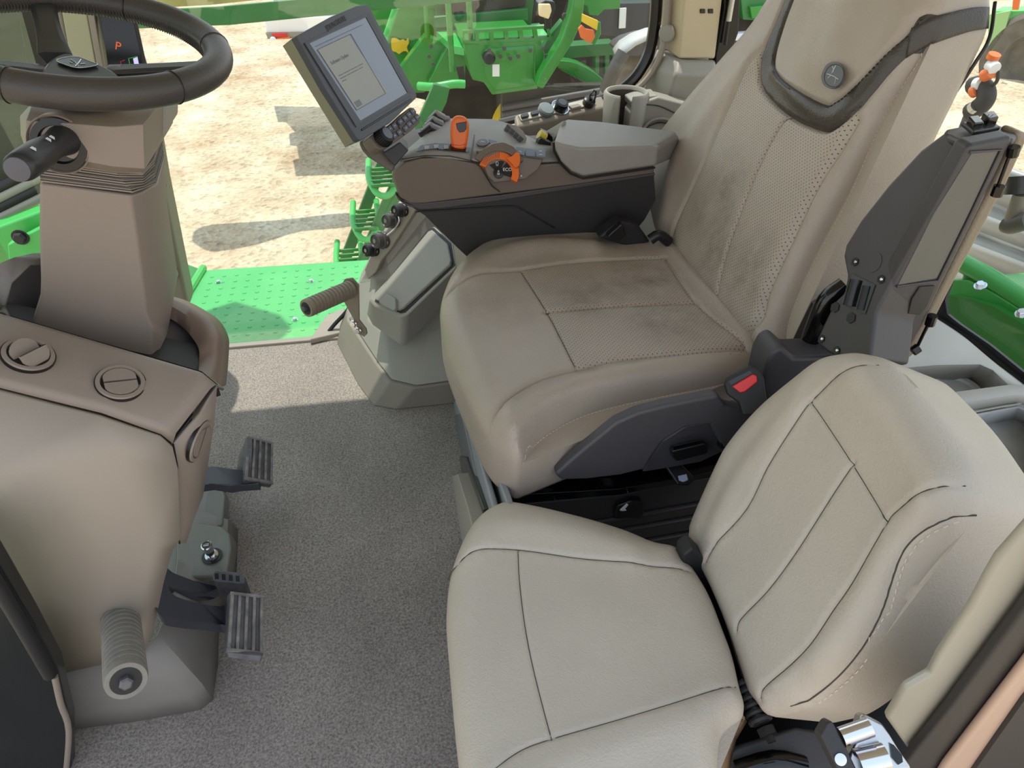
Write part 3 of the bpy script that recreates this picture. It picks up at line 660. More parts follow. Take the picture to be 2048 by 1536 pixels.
# white truck far across the yard
tr = thing('white_truck', 'rear end of a white truck with red and orange lights on the gravel', 'truck', tuple(at(580, 95, Y=15.6)))
plate('bumper', PY(15), [(528, 34), (760, 30), (760, 66), (532, 68)], .3, mat('white_paint', (235, 232, 228), .4), tr, ext=(0, 2.0, 0), bevel=.04)
plate('under_body', PY(15.1), [(545, 4), (760, -20), (760, 38), (560, 42)], .3, mat('truck_grey', (110, 112, 112), .5), tr, ext=(0, 2.0, 0))
plate('lamp_board', PY(14.95), [(531, 66), (700, 62), (700, 90), (540, 88)], .1, mat('dull_steel', (150, 140, 120), .5), tr, ext=(0, .1, 0))
plate('red_lamp', PY(14.92), [(544, 67), (574, 66), (572, 74), (546, 74)], .05, 'red', tr, ext=(0, .05, 0))
plate('orange_lamp', PY(14.9), [(554, 76), (580, 74), (580, 85), (556, 86)], .05, 'orange', tr, ext=(0, .05, 0))
MB().lathe(PY(14.9).hit(546, 80), (0, -1, 0), [(.06, 0), (.06, .03), (.02, .05)], 16).build('clear_lamp', 'white', tr)
# ================================================================ outside, front left
hd = thing('header_hood', 'dark green machine hood seen through the windscreen behind the wheel', 'hood', (-1.9, 2.6, -.2))
plate('hood_panel', PY(2.5), [(-200, -120), (60, -120), (150, 420), (60, 396), (-200, 560)], .1, mat('deep_green_paint', (50, 62, 46), .45, var=.15, vscale=5), hd, ext=(0, .2, 0))
plate('hood_edge', PY(2.45), [(10, -120), (38, -120), (110, 300), (80, 300)], .03, mat('edge_green', (40, 58, 40), .3), hd, ext=(0, .03, 0), bevel=.006)
for k in range(4):
    y = 440-k*20; tube('rib', [at(-60, y+24, Y=2.4), at(110, y-60, Y=2.4)], .017, 'rubber' if k % 2 else 'greyp', hd)
fr = thing('front_frame_rail', 'bright green frame rail with one large bolt beside the column', 'rail', tuple(at(40, 530, Y=2.2)))
plate('rail', PY(2.25), [(-80, 482), (110, 410), (110, 520), (-80, 560)], .05, 'green_b', fr, ext=(0, .08, 0), bevel=.01)
plate('gusset', PY(2.2), [(14, 490), (110, 440), (110, 560), (20, 560)], .03, 'green_b', fr, ext=(0, .03, 0), bevel=.006)
bolt('bolt', at(41, 474, Y=2.2), (0, -1, 0), .018, 'rubber', fr)
# ================================================================ outside, rear
X_ = 1.5
rw = PX(1.55)
rr_ = thing('rear_guard_rail', 'green tube rail over a green plate outside the rear window', 'rail', tuple(rw.hit(2000, 640)))
PLT = lambda name, X, px, t, m, par, **k: plate(name, PX(X), px, t, m, par, ext=(t, 0, 0), **k)
tube('rail_tube', [at(1915, 520, X=1.35), at(1990, 562, X=1.35), at(2080, 618, X=1.35)], .022, 'green_b', rr_)
tube('rail_post', [at(1944, 536, X=1.36), at(1936, 578, X=1.36)], .016, 'green_b', rr_)
PLT('top_plate', 1.33, [(1880, 560), (1935, 560), (1985, 585), (2120, 668), (2120, 690), (2060, 664), (1985, 612), (1925, 595), (1885, 596)], .25, 'green_b', rr_, bevel=.004)
PLT('side_plate', 1.30, [(1880, 590), (1925, 594), (1985, 612), (2120, 690), (2120, 840), (1880, 720)], .02, 'green', rr_)
for x, y in ((1961, 572), (2044, 628)): bolt('bolt', at(x, y, X=1.30), (-.5, 0, 1), .010, 'chrome', rr_)
# ribbed grey hood behind the rail
mb = MB(); rows = []
for k in range(25):
    t = k/24; w = .03*sin(t*pi*10)
    a = at(1880, 290+t*330, X=1.9+w); b = at(2180, 400+t*330, X=1.9+w); rows.append([a, b])
mb.loft(rows, caps=False, closed=False)
tag(mb.build('ribbed_hood', mat('ribbed_grey', (170, 172, 172), .4, var=.1, vscale=6), angle=60, solid=.02), 'pale grey ribbed cover outside the rear window above the green rail', 'cover')
mi_ = thing('outside_arm', 'black clamp and grey tube arm outside the rear window', 'arm', tuple(at(2030, 460, X=1.5)))
tube('arm_tube', [at(2044, 390, X=1.5), at(2026, 440, X=1.5)], .020, mat('grey_tube', (130, 118, 108), .4), mi_)
tube('arm_clamp', [at(2040, 352, X=1.5), at(2036, 388, X=1.5)], .030, 'black', mi_)
tube('arm_knuckle', [at(2014, 448, X=1.5), at(2024, 450, X=1.5), at(2060, 440, X=1.5)], .022, 'dark', mi_, sm=3)
# tractor seen past the seat back
tk = thing('tractor', 'green tractor with dark wheel parked on gravel behind the seat back', 'tractor', tuple(at(2060, 160, Z=-1.9)))
q = PL(at(2040, 160, Z=-1.9), (-.8, -.6, 0))
plate('hood', q, [(1985, 22), (2140, 18), (2140, 30), (2040, 55), (1998, 92), (1988, 84)], .5, 'green_b', tk, sm=0, bevel=.02)
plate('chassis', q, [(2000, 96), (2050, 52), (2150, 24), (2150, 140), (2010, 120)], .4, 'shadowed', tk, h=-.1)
wc = q.hit(2060, 118); MB().lathe(wc, q.n, [(.30, -.5), (.62, -.5), (.7, -.4), (.7, .0), (.62, .1), (.36, .1), (.3, 0), (.05, 0)], 40).build('wheel', mat('dusty_tyre2', (96, 90, 80), .9, var=.3, vscale=8), tk)
plate('hood_reflection', q, [(1975, 30), (2020, 22), (2010, 60), (1985, 100), (1978, 108)], .1, mat('pale_green_reflect', (150, 190, 120), .5), tk, h=.1)  # pale colour put in for a reflection on the hood
plate('orange_tag', q, [(2026, 0), (2040, -4), (2036, 20), (2024, 20)], .05, 'orange', tk, h=.3)
# hoses and fittings close behind
hz = thing('hose_cluster', 'curled black hose with white and orange fittings behind the seat back', 'hose', (2.0, at(1945, 224, X=2.0).y, -1.9))
tube('hose_post', [at(1944, 220, X=2.0), V((2.0, at(1944, 220, X=2.0).y, -1.9))], .02, 'dark', hz)
tube('hose', [at(1940, 224, X=2.0), at(1956, 216, X=2.0), at(1971, 200, X=2.0), at(1972, 182, X=2.0), at(1960, 170, X=2.0), at(1945, 172, X=2.0)], .03, 'rubber', hz, sm=4)
tube('cable', [at(1976, 178, X=2.0), at(1992, 165, X=2.0), at(1997, 148, X=2.0), at(1992, 134, X=2.0)], .006, 'black', hz, sm=4)
for a, b, m_ in (((1944, 218), (1952, 212), 'alu'), ((1952, 168), (1962, 168), 'white'), ((1980, 128), (1990, 138), 'white'), ((1984, 118), (1990, 108), 'orange'), ((1968, 152), (1984, 144), 'orange'), ((1946, 184), (1956, 180), 'orange')):
    tube('fitting', [at(*a, X=1.98), at(*b, X=1.98)], .02, m_, hz)

sm_ = thing('platform_blocker', 'unseen, added green mirror on a roof arm, shading the tread platform', 'blocker', tuple(at(500, 650, Z=-.05)+SUN_DIR*(1.8/SUN_DIR.z)))  # plate and arm added out of view to cast the platform shadow
MB().prism([at(x, y, Z=-.05)+SUN_DIR*(1.8/SUN_DIR.z) for x, y in ((393, 628), (470, 603), (560, 630), (582, 655), (548, 688), (450, 692), (430, 660))], (0, 0, .03)).build('blocker_plate', 'green', sm_)
tube('outside_arm', [V((-1.15, 2.0, 1.67)), at(500, 650, Z=-.05)+SUN_DIR*(1.8/SUN_DIR.z)+V((0, 0, .01))], .004, 'black', sm_)
# ================================================================ driver seat
LEAN = radians(19)
ds = thing('driver_seat', 'taupe leather driver seat with perforated centre, dark yoke and folded armrest', 'seat', (.38, 1.17, 0))
cz = PZ(.455)
co = [(883, 612), (881, 650), (893, 702), (928, 790), (968, 876), (1000, 912), (1040, 930), (1066, 896), (1105, 862), (1180, 826), (1300, 797), (1430, 772), (1500, 748), (1545, 716), (1490, 650), (1420, 580), (1350, 505), (1260, 492), (1195, 486), (1150, 478), (1080, 474), (1000, 488), (940, 522), (903, 562)]
ST_C = []
def stain_uv(pl, px, r, k): a = pl.uv(*px); return (a[0], a[1], r, k)
czs = cz.off(.05)
st1 = [stain_uv(czs, (1180, 590), .12, .55), stain_uv(czs, (1340, 640), .11, .7), stain_uv(czs, (1290, 560), .12, .75), stain_uv(czs, (1250, 500), .08, .4), stain_uv(czs, (1120, 480), .1, .45), stain_uv(czs, (1000, 620), .1, .3)]
m_c = leather('driver_cushion_leather', (170, 157, 144), stain=st1, rough=.36)
m_cp = leather('driver_cushion_perforated', (170, 157, 144), holes=True, stain=st1, rough=.42)
far = [(881, 616), (927, 571), (976, 552), (1040, 543), (1134, 529), (1247, 522), (1330, 519)]
near = [(1493, 701), (1398, 707), (1247, 722), (1153, 743), (1078, 763), (1021, 797), (980, 850), (974, 866)]
front = [(1040, 543), (1095, 630), (1153, 743)]
rear = [(1330, 519), (1391, 609), (1493, 701)]
ctr = [(1093, 629), (1104, 626), (1247, 614), (1391, 609)]
cush, ci = cushion('seat_cushion', cz, co, .05, .055, .085, [m_c, m_cp], ds,
    seams=[(far, .004, .006), (near, .004, .007), (front, .0022, .0035), (rear, .003, .004), (ctr, .0045, .006)],
    ridges=[([(930, 560), (1000, 515), (1090, 495), (1180, 500)], .035, .016), ([(1010, 870), (1080, 815), (1200, 775), (1330, 757), (1440, 742)], .032, .017), ([(1345, 500), (1440, 600), (1530, 700)], .02, .006)],
    regions=[([(1040, 543), (1134, 529), (1247, 522), (1330, 519), (1391, 609), (1493, 701), (1398, 707), (1247, 722), (1153, 743), (1095, 630)], 1)], hs=.045, step=.006)
stitches('cushion_stitching', ci, [(1046, 921), (1062, 893), (1105, 857), (1180, 820), (1300, 792), (1440, 766)], cush)
for l_ in (front, ctr): piping('seam_line', ci, l_, cush, r=.0009)
# backrest --------------------------------------------------------------------
bn = V((-cos(LEAN), 0, sin(LEAN)))
bp_ = PL(V((.61, 1.17, .5))-bn*.045, bn)
bo = [(1308, 322), (1306, 371), (1318, 440), (1340, 497), (1434, 602), (1520, 695), (1545, 716), (1570, 712), (1576, 645), (1620, 534), (1698, 386), (1770, 232), (1852, 96), (1886, 34), (1898, -40), (1880, -110), (1790, -150), (1690, -130), (1610, -70), (1558, 0), (1523, 52), (1463, 119), (1389, 203), (1332, 275)]
bs = bp_.off(.045)
st2 = [stain_uv(bs, (1450, 380), .10, .55), stain_uv(bs, (1430, 500), .12, .65), stain_uv(bs, (1500, 540), .10, .6), stain_uv(bs, (1400, 420), .06, .5)]
m_b = leather('driver_back_leather', (178, 166, 153), stain=st2, rough=.38)
m_bp = leather('driver_back_perforated', (182, 170, 157), holes=True, stain=st2, rough=.45)
cs = [(1434, 584), (1458, 485), (1513, 341), (1557, 257), (1577, 233)]
ls = [(1342, 495), (1352, 445), (1399, 341), (1448, 232), (1498, 134), (1527, 99)]
rs = [(1503, 693), (1513, 643), (1537, 569), (1617, 396), (1676, 297), (1712, 236)]
yo = [(1572, -10), (1547, 50), (1523, 114), (1518, 163), (1533, 193), (1577, 233), (1636, 260), (1666, 257), (1716, 218), (1745, 188), (1785, 139), (1844, 94), (1918, 67), (1990, 56)]
yi = [(1602, -30), (1570, 40), (1549, 109), (1551, 139), (1577, 168), (1646, 208), (1671, 203), (1711, 168), (1765, 109), (1814, 64), (1869, 35), (1943, 17), (1990, 12)]
perf = [ls[::-1], [(1400, 570), (1434, 602), (1490, 670)], rs, [(1716, 218), (1666, 257), (1636, 260), (1577, 233), (1533, 193), (1518, 163), (1523, 114)]]
back, bi = cushion('backrest', bp_, bo, .045, .05, .10, [m_b, m_bp, 'strap'], ds,
    seams=[(cs, .0035, .005), (ls, .005, .006), (rs, .006, .010), (yi, .0035, .007), (yo, .0035, .008)],
    ridges=[([(1330, 430), (1345, 330), (1420, 220), (1500, 110)], .035, .010), ([(1548, 690), (1570, 590), (1640, 440), (1715, 300), (1765, 215)], .022, .018),
            ([(1700, 20), (1660, 110)], .07, .022), ([(1640, -60), (1800, -60)], .06, .012), ([(1545, 140), (1600, 200), (1656, 232), (1720, 190), (1800, 95)], .013, .006)],
    regions=[(perf, 1), ([yo, yi[::-1]], 2)], hs=.05, step=.006, rb=.02)
stitches('backrest_stitching', bi, [(1566, 690), (1572, 640), (1614, 538), (1692, 390), (1764, 240), (1850, 104)], back, dash=.004, gap=.003, r=.0005)
piping('seam_line', bi, cs, back, r=.0009)
stitches('yoke_stitching', bi, [(1545, 109), (1548, 142), (1574, 172), (1646, 213), (1674, 207), (1714, 173), (1768, 114), (1816, 70), (1868, 41)], back, m='black', dash=.004, gap=.003, r=.0006)
# dark piping around the rear edge of the side wall
rp_ = [bp_.p3(*bp_.uv(*p), -.098) for p in [(1545, 716), (1576, 645), (1620, 534), (1698, 386), (1770, 232), (1852, 96), (1886, 34), (1898, -40)]]
tube('edge_piping', smooth(rp_, False, 6), .0028, 'black', back)
# the yoke carried round the side wall
from mathutils.bvhtree import BVHTree
bme = back.data; bv_ = BVHTree.FromPolygons([v.co.copy() for v in bme.vertices], [list(p.vertices) for p in bme.polygons])
def drape(x, y, lift):
    d_ = ray(x, y).normalized(); h_, n_, i_, t_ = bv_.ray_cast(CC, d_)
    if h_ is None: return None
    if n_.dot(d_) > 0: n_ = -n_
    return h_+n_*lift
up_ = smooth([(1822, 60, 0), (1845, 46, 0), (1869, 34, 0), (1905, 24, 0), (1943, 17, 0), (1974, 16, 0)], False, 5); dn_ = smooth([(1812, 116, 0), (1835, 101, 0), (1858, 90, 0), (1893, 77, 0), (1935, 64, 0), (1972, 58, 0)], False, 5)
rws = []
for a_, b_ in zip(up_, dn_):
    rw_ = [drape(*(a_.lerp(b_, t/6)[:2]), .0028) for t in range(7)]
    if all(q is not None for q in rw_): rws.append(rw_)
if len(rws) > 2: MB().loft(rws, caps=False, closed=False).build('yoke_side_band', 'strap', back, angle=60, solid=.002)
# badge
bc = surf(bi, [bs.uv(1666, 150)], .001)[0]; bq = PL(bc, bn)
bsh = bq.off(.003)
bo3 = [(1663, 126), (1677, 125), (1688, 134), (1691, 150), (1684, 168), (1674, 177), (1660, 177), (1648, 168), (1645, 153), (1652, 135)]
bdg = MB().prism(smooth([bq.hit(*p) for p in bo3], True, 4), bn*.003).build('badge', mat('badge_grey', (78, 80, 82), .4), back, bevel=.0008)
tube('badge_rim', smooth([bsh.hit(1668+(x-1668)*.84, 151+(y-151)*.84) for x, y in bo3], True, 4), .0006, 'darker', bdg, closed=True)
for L in (((1672, 131), (1668, 138), (1665, 133)), ((1668, 138), (1665, 145), (1661, 150), (1667, 152), (1672, 155), (1671, 163), (1669, 169)), ((1661, 150), (1654, 148)), ((1662, 151), (1656, 156)), ((1672, 156), (1677, 159))):
    tube('badge_emblem', [bsh.hit(*p) for p in L], .0009, mat('emblem_sheen', (170, 172, 174), .3, metal=.5), bdg, n=6)
# armrest folded up beside the backrest ------------------------------------------
m_arm = mat('armrest_plastic', (66, 62, 64), .42, grain=.15, gscale=600, var=.05, vscale=18)
m_armw = mat('armrest_side_plastic', (96, 94, 88), .42, grain=.12)
au = V((sin(LEAN), 0, cos(LEAN)))
arm = MB()
E_ = lambda x, y: at(x, y, Y=.80)
fr_ = PL(E_(1842, 455), (-cos(LEAN), -.10, sin(LEAN)))
face = [(1936, 286), (1890, 262), (1840, 300), (1775, 370), (1720, 440), (1690, 490), (1685, 512), (1693, 552), (1686, 586), (1668, 603), (1645, 650), (1630, 684), (1655, 706), (1700, 720), (1740, 720), (1752, 626), (1797, 542), (1866, 423)]
fp = [fr_.hit(*p) for p in face]
# side wall goes back from the long edge
bk = V((.082, 0.012, -.028))
armb = MB().prism(fp, bk).build('armrest', m_arm, ds, bevel=.006, seg=3)
sp = PL(E_(1842, 455)+V((0, -.013, 0)), (.10, -1, 0))
sd = [sp.hit(*p) for p in ((1940, 290), (2031, 272), (1960, 420), (1890, 560), (1842, 660), (1800, 722), (1745, 715), (1752, 628), (1797, 544), (1866, 425))]
MB().prism(sd, (0, .03, 0)).build('armrest_side', m_arm, ds, bevel=.007, seg=3)
rec = [sp.hit(*p) for p in ((1944, 304), (1996, 300), (1935, 430), (1873, 556), (1795, 570), (1866, 430))]
MB().prism([q+V((0, -.001, 0)) for q in rec], (0, .003, 0)).build('side_recess', m_armw, armb, bevel=.0008)
tube('recess_rim', [q+V((0, -.0015, 0)) for q in [sp.hit(*p) for p in ((1938, 304), (2001, 299), (1938, 432), (1875, 560), (1792, 572))]], .0018, m_arm, armb)
top = PL(sp.hit(1936, 286), (.10, -.2, 1))
tp = [at(1892, 258, Y=.88), at(1982, 240, Y=.90), at(2038, 268, Y=.82), at(2030, 276, Y=.80), at(1938, 288, Y=.80), at(1888, 266, Y=.86)]
MB().prism(tp, (0, 0, -.012)).build('armrest_cap', m_arm, ds, bevel=.005, seg=3)
swb = MB().prism([at(1920, 252, Y=.865, ) , at(1975, 244, Y=.88), at(1998, 262, Y=.84), at(1944, 272, Y=.825)], (0, 0, .006)).build('switch_base', 'black', ds, bevel=.002)
MB().prism([at(1930, 250, Y=.865), at(1950, 247, Y=.87), at(1962, 262, Y=.84), at(1942, 264, Y=.835)], (0, 0, .012)).build('rocker_switch', 'gloss', swb, bevel=.002)
MB().prism([at(1957, 246, Y=.87), at(1980, 241, Y=.875), at(1990, 254, Y=.85), at(1970, 258, Y=.845)], (0, 0, .014)).build('rocker_switch', 'gloss', swb, bevel=.002)
tube('switch_symbol', [V((0, 0, .0148))+at(x, y, Y=.86) for x, y in ((1966, 246), (1974, 244), (1978, 250), (1970, 252))], .0005, 'white', swb, closed=True)
# hinge bolts, pivot window, knob
def onface(x, y, h=0): return fr_.hit(x, y)+fr_.n*h
for x, y in ((1711, 524), (1763, 559), (1644, 678), (1674, 701)):
    s = MB().lathe(onface(x, y, .0005), fr_.n, [(.0065, 0), (.0065, .0015), (.004, .0016)], 6).build('screw_socket', 'black', armb)
    MB().lathe(onface(x+2, y, .002), fr_.n, [(.0025, 0), (.002, .001)], 10).build('screw', 'chrome', s)
for x, y in ((1671, 615), (1703, 636)):
    MB().lathe(onface(x, y, .0005), fr_.n, [(.0085, 0), (.0085, .0015)], 6).build('hex_socket', 'black', armb)
MB().lathe(onface(1745, 524, .0003), fr_.n, [(.016, 0), (.016, .0006), (.0145, .0006)], 28).build('moulded_ring', m_arm, armb)
pv = MB().prism([onface(*p, .0006) for p in ((1706, 548), (1752, 570), (1732, 628), (1686, 604))], fr_.n*.001).build('pivot_window', 'gloss', armb)
tube('pivot_pin', [onface(1714, 560, .002), onface(1700, 612, .002)], .009, 'black', pv, n=18)
tube('pivot_pin', [onface(1735, 572, .001), onface(1722, 620, .001)], .006, 'rubber', pv, n=18)
MB().lathe(sp.hit(1757, 675), (-.3, -1, .1), [(.024, 0), (.024, .003), (.018, .003), (.018, .001)], 28).build('knob_ring', m_arm, armb)
kc = sp.hit(1755, 678)+V((-.01, -.014, 0)); kn = MB().lathe(kc, (-.3, -1, .1), [(.010, -.012), (.010, .002), (.007, .006)], 14).build('wing_knob', 'gloss', armb)
MB().tube(smooth([kc+V((-.03, -.002, .006)), kc+V((-.015, -.006, -.002)), kc+V((0, -.004, .004)), kc+V((.014, -.006, -.003)), kc+V((.032, -.002, .004))], False, 4), .0035, 8).build('knob_wing', 'gloss', kn)
pp = MB().prism([sp.hit(*p)+V((0, -.003, 0)) for p in ((1838, 572), (1869, 570), (1852, 612), (1838, 628), (1814, 626), (1822, 596))], (0, .005, 0)).build('side_button', 'darker', armb, bevel=.0015)
# padded tan back of the armrest, with clips
pd_ = [(2038, 262), (2062, 270), (2017, 366), (1960, 471), (1899, 586), (1865, 653), (1831, 708), (1811, 726), (1798, 724), (1842, 650), (1890, 560), (1960, 420), (2030, 285)]
pq = [PL(sp.o+V((.008, .02, 0)), sp.n).hit(*p) for p in pd_]
MB().prism(pq, (.0, .035, 0)).build('armrest_pad', leather('pad_leather', (142, 128, 108)), ds, bevel=.010, seg=4)
for a, b in (((2020, 294), (2016, 312)), ((1992, 372), (1984, 392)), ((1858, 632), (1852, 650)), ((1830, 696), (1818, 704))):
    MB().tube([sp.hit(*a)+V((.006, .0, 0)), sp.hit(*b)+V((.006, .0, 0))], .0075, 10).build('hinge_clip', 'gloss', armb)
tube('hinge_rod', [sp.hit(2018, 300)+V((.006, .002, 0)), sp.hit(1986, 385)+V((.006, .002, 0))], .0025, 'gloss', armb)
tube('hinge_rod', [sp.hit(1858, 635)+V((.006, .002, 0)), sp.hit(1828, 698)+V((.006, .002, 0))], .0025, 'gloss', armb)
# curved black bracket between backrest and armrest
tube('recliner_bracket', [at(x, y, Y=.89) for x, y in ((1690, 572), (1655, 600), (1632, 650), (1616, 700), (1612, 740))], .016, 'gloss', ds, sm=4)
plate('recliner_plate', PY(.90), [(1600, 700), (1640, 620), (1700, 590), (1720, 720), (1600, 740)], .02, 'black', ds, ext=(0, .03, 0), bevel=.003)
# shroud on the near side ---------------------------------------------------------
m_s = mat('shroud_plastic', (66, 64, 68), .48, grain=.2, gscale=500, var=.05, vscale=20)
so = [(1110, 950), (1140, 922), (1173, 894), (1232, 846), (1276, 826), (1330, 812), (1390, 800), (1436, 791), (1452, 812), (1500, 822), (1545, 815), (1580, 790), (1560, 900), (1450, 905), (1420, 850), (1370, 856), (1325, 884), (1300, 920), (1290, 940), (1240, 952), (1173, 960), (1123, 962)]
plate('side_shroud', PY(.80), so, .05, m_s, ds, ext=(0, .022, 0), bevel=.006, seg=3)
plate('shroud_panel', PY(.82), [(1285, 945), (1300, 918), (1326, 882), (1370, 854), (1430, 842), (1560, 830), (1560, 880), (1450, 902), (1400, 925), (1340, 936)], .04, m_s, ds, ext=(0, .05, 0), bevel=.003)
hc = [(1528, 818), (1524, 770), (1534, 728), (1546, 706), (1565, 694), (1590, 716), (1640, 714), (1720, 708), (1700, 760), (1620, 800), (1560, 832)]
plate('hinge_cover', PY(.84), hc, .05, m_s, ds, ext=(0, .06, 0), bevel=.008, seg=3)
for (x0, y0, x1, y1) in ((1338, 893, 1408, 882), (1440, 858, 1462, 848)):
    pass
s1 = MB().prism([at(x, y, Y=.815) for x, y in ((1338, 893), (1402, 878), (1411, 884), (1410, 898), (1348, 914), (1340, 906))], (0, -.014, .002)).build('adjust_switch', 'black', ds, bevel=.003)
MB().prism([at(x, y, Y=.80) for x, y in ((1346, 892), (1400, 880), (1403, 886), (1348, 899))], (0, -.001, 0)).build('switch_ribs', 'gloss', s1, bevel=.0005)
s2 = MB().prism([at(x, y, Y=.815) for x, y in ((1440, 852), (1462, 846), (1466, 856), (1446, 892), (1432, 888))], (0, -.014, .002)).build('adjust_switch', 'black', ds, bevel=.003)
# buckle
bk_ = PL(at(1490, 770, Y=.80), (-.35, -.75, .55))
bb = [(1449, 768), (1455, 757), (1500, 733), (1511, 733), (1528, 752), (1533, 790), (1540, 828), (1486, 832), (1478, 806), (1455, 790)]
bkl = plate('belt_buckle', bk_, bb, .03, 'rubber', ds, bevel=.005, seg=3)
plate('buckle_slot', bk_, [(1458, 762), (1500, 741), (1504, 747), (1462, 770)], .002, 'gloss', bkl, h=.0006)
plate('release_button', bk_, [(1464, 773), (1506, 748), (1514, 752), (1515, 764), (1490, 784), (1480, 786)], .006, 'red', bkl, h=.004, bevel=.002)
# suspension, rails -----------------------------------------------------------------
sus = ds
plate('rail_housing', PY(.90), [(1004, 915), (1120, 935), (1480, 880), (1480, 985), (1036, 1012), (1014, 990)], .06, 'gloss', sus, ext=(0, .35, 0), bevel=.003)
plate('seat_rail', PY(.875), [(1012, 966), (1108, 957), (1108, 970), (1016, 984)], .03, 'steel', sus, ext=(0, .03, 0), bevel=.001)
plate('seat_rail', PY(.885), [(1006, 925), (1070, 940), (1070, 950), (1010, 944)], .03, 'steel', sus, ext=(0, .03, 0), bevel=.001)
plate('seat_rail', PY(.86), [(1030, 990), (1240, 978), (1470, 935), (1470, 946), (1240, 990), (1040, 1006)], .02, 'gloss', sus, ext=(0, .03, 0), bevel=.001)
plate('lower_cover', PY(.87), [(1030, 1010), (1240, 990), (1470, 944), (1490, 1140), (1060, 1190), (1020, 1100)], .2, 'darker', sus, ext=(0, .25, 0), bevel=.004)
for k, y in enumerate((1035, 1060, 1090)):
    tube('cover_fold', [at(1040, y+28, Y=.868), at(1200, y+8, Y=.868), at(1420, y-32, Y=.868)], .006, 'darker', sus)
for x, y in ((1252, 975), (1256, 984), (1110, 999)): MB().lathe(at(x, y, Y=.858), (0, -1, 0), [(.002, 0), (.002, .001)], 8).build('rivet', 'chrome', sus)
# front bellows (grey), sheet steel and floor plate, seen edge-on
q = PX(.118)
def q_(x, y, X): return at(x, y, X=X)
m_bl = mat('bellows_grey', (134, 140, 146), .45, var=.05, vscale=20)
sp_ = lambda name, X, px, t, m, b=.004: MB().prism([q_(x, y, X) for x, y in px], (t, 0, 0)).build(name, m, sus, bevel=b)
sp_('bellows', .125, [(912, 740), (926, 744), (1014, 1012), (986, 1024)], .012, m_bl, .004)
sp_('bellows', .105, [(904, 806), (922, 786), (986, 1024), (962, 1030)], .012, m_bl, .005)
sp_('bellows', .100, [(908, 830), (922, 826), (966, 1026), (946, 1036)], .012, mat('bellows_dark', (92, 96, 100), .45), .005)
sp_('steel_bracket', .095, [(918, 912), (932, 914), (966, 1020), (960, 1110), (940, 1060)], .012, 'steel', .004)
sp_('floor_plate', .072, [(898, 955), (914, 948), (938, 1030), (950, 1090), (930, 1110)], .03, mat('pale_trim_metal', (150, 144, 134), .5), .003)
# tagged pull lever and weight lever
lv = ds
pdl = plate('height_lever', PL(at(1362, 950, Y=.83), (0, -.6, .8)), [(1330, 931), (1362, 926), (1386, 950), (1389, 962), (1378, 971), (1356, 970)], .008, 'black', lv, bevel=.003, sm=0)
plate('printed_symbol', PL(at(1362, 950, Y=.83), (0, -.6, .8)), [(1356, 952), (1373, 948), (1376, 960), (1366, 964), (1358, 961)], .0005, mat('pale_print', (176, 186, 214), .5), pdl, h=.001)
lv2 = ds
tlv = plate('tilt_lever', PY(.855), [(1230, 1028), (1236, 1012), (1262, 1003), (1284, 1004), (1290, 1026), (1282, 1040), (1250, 1038), (1232, 1040)], .02, 'black', lv2, bevel=.004, ext=(0, .02, 0))
plate('lever_arrow', PY(.853), [(1240, 1021), (1254, 1008), (1257, 1010), (1250, 1018), (1253, 1021), (1244, 1022)], .001, 'white', tlv, ext=(0, .002, 0))
# black crumpled belt stalk behind the cushion, far side
bt = ds
bsl = plate('belt_sleeve', PY(1.40), [(1196, 476), (1240, 442), (1262, 446), (1285, 462), (1302, 486), (1250, 492)], .04, 'rubber', bt, ext=(0, .04, 0), bevel=.006)
plate('fold', PY(1.385), [(1214, 474), (1244, 447), (1252, 470), (1240, 484)], .02, 'black', bsl, ext=(0, .02, 0), bevel=.003)
tube('belt_guide', [at(1300, 480, Y=1.38), at(1318, 470, Y=1.38), at(1338, 484, Y=1.38)], .012, 'black', bt, sm=3)
# ================================================================ passenger seat
ps = thing('passenger_seat', 'small light grey-beige leather jump seat nearest the camera with folding back', 'seat', (.22, .5, 0))
pz = PZ(.385)
po = [(1000, 1017), (1061, 1021), (1170, 1047), (1253, 1073), (1303, 1094), (1350, 1105), (1380, 1140), (1416, 1197), (1445, 1270), (1463, 1320), (1476, 1378), (1486, 1432), (1440, 1478), (1415, 1600), (1250, 1760), (980, 1700), (926, 1560), (911, 1469), (898, 1324), (893, 1233), (905, 1143), (945, 1056)]
s_far = [(896, 1160), (927, 1121), (963, 1102), (1036, 1099), (1170, 1119), (1278, 1130), (1378, 1141)]
s_fr = [(1036, 1101), (1039, 1161), (1050, 1251), (1068, 1342), (1103, 1479)]
s_nr = [(989, 1540), (1043, 1501), (1103, 1479), (1242, 1440), (1387, 1396), (1472, 1373)]
pc, pci = cushion('seat_cushion', pz, po, .04, .05, .07, 'beige2', ps, seams=[(s_far, .0025, .0035), (s_fr, .0018, .0025), (s_nr, .0025, .0035)],
    ridges=[([(930, 1090), (1010, 1055), (1120, 1070), (1250, 1105)], .03, .012), ([(980, 1600), (1150, 1520), (1430, 1420)], .03, .010)], hs=.04)
for l_ in (s_far, s_fr, s_nr): piping('seam_line', pci, l_, pc, r=.0008)
ep = [pz.p3(*pz.uv(*p), -.012) for p in [(945, 1056), (1000, 1017), (1061, 1021), (1170, 1047), (1253, 1073), (1303, 1094), (1350, 1105), (1380, 1140), (1416, 1197), (1445, 1270), (1463, 1320), (1476, 1378), (1486, 1432)]]
tube('edge_piping', smooth(ep, False, 5), .0026, 'seam', pc)
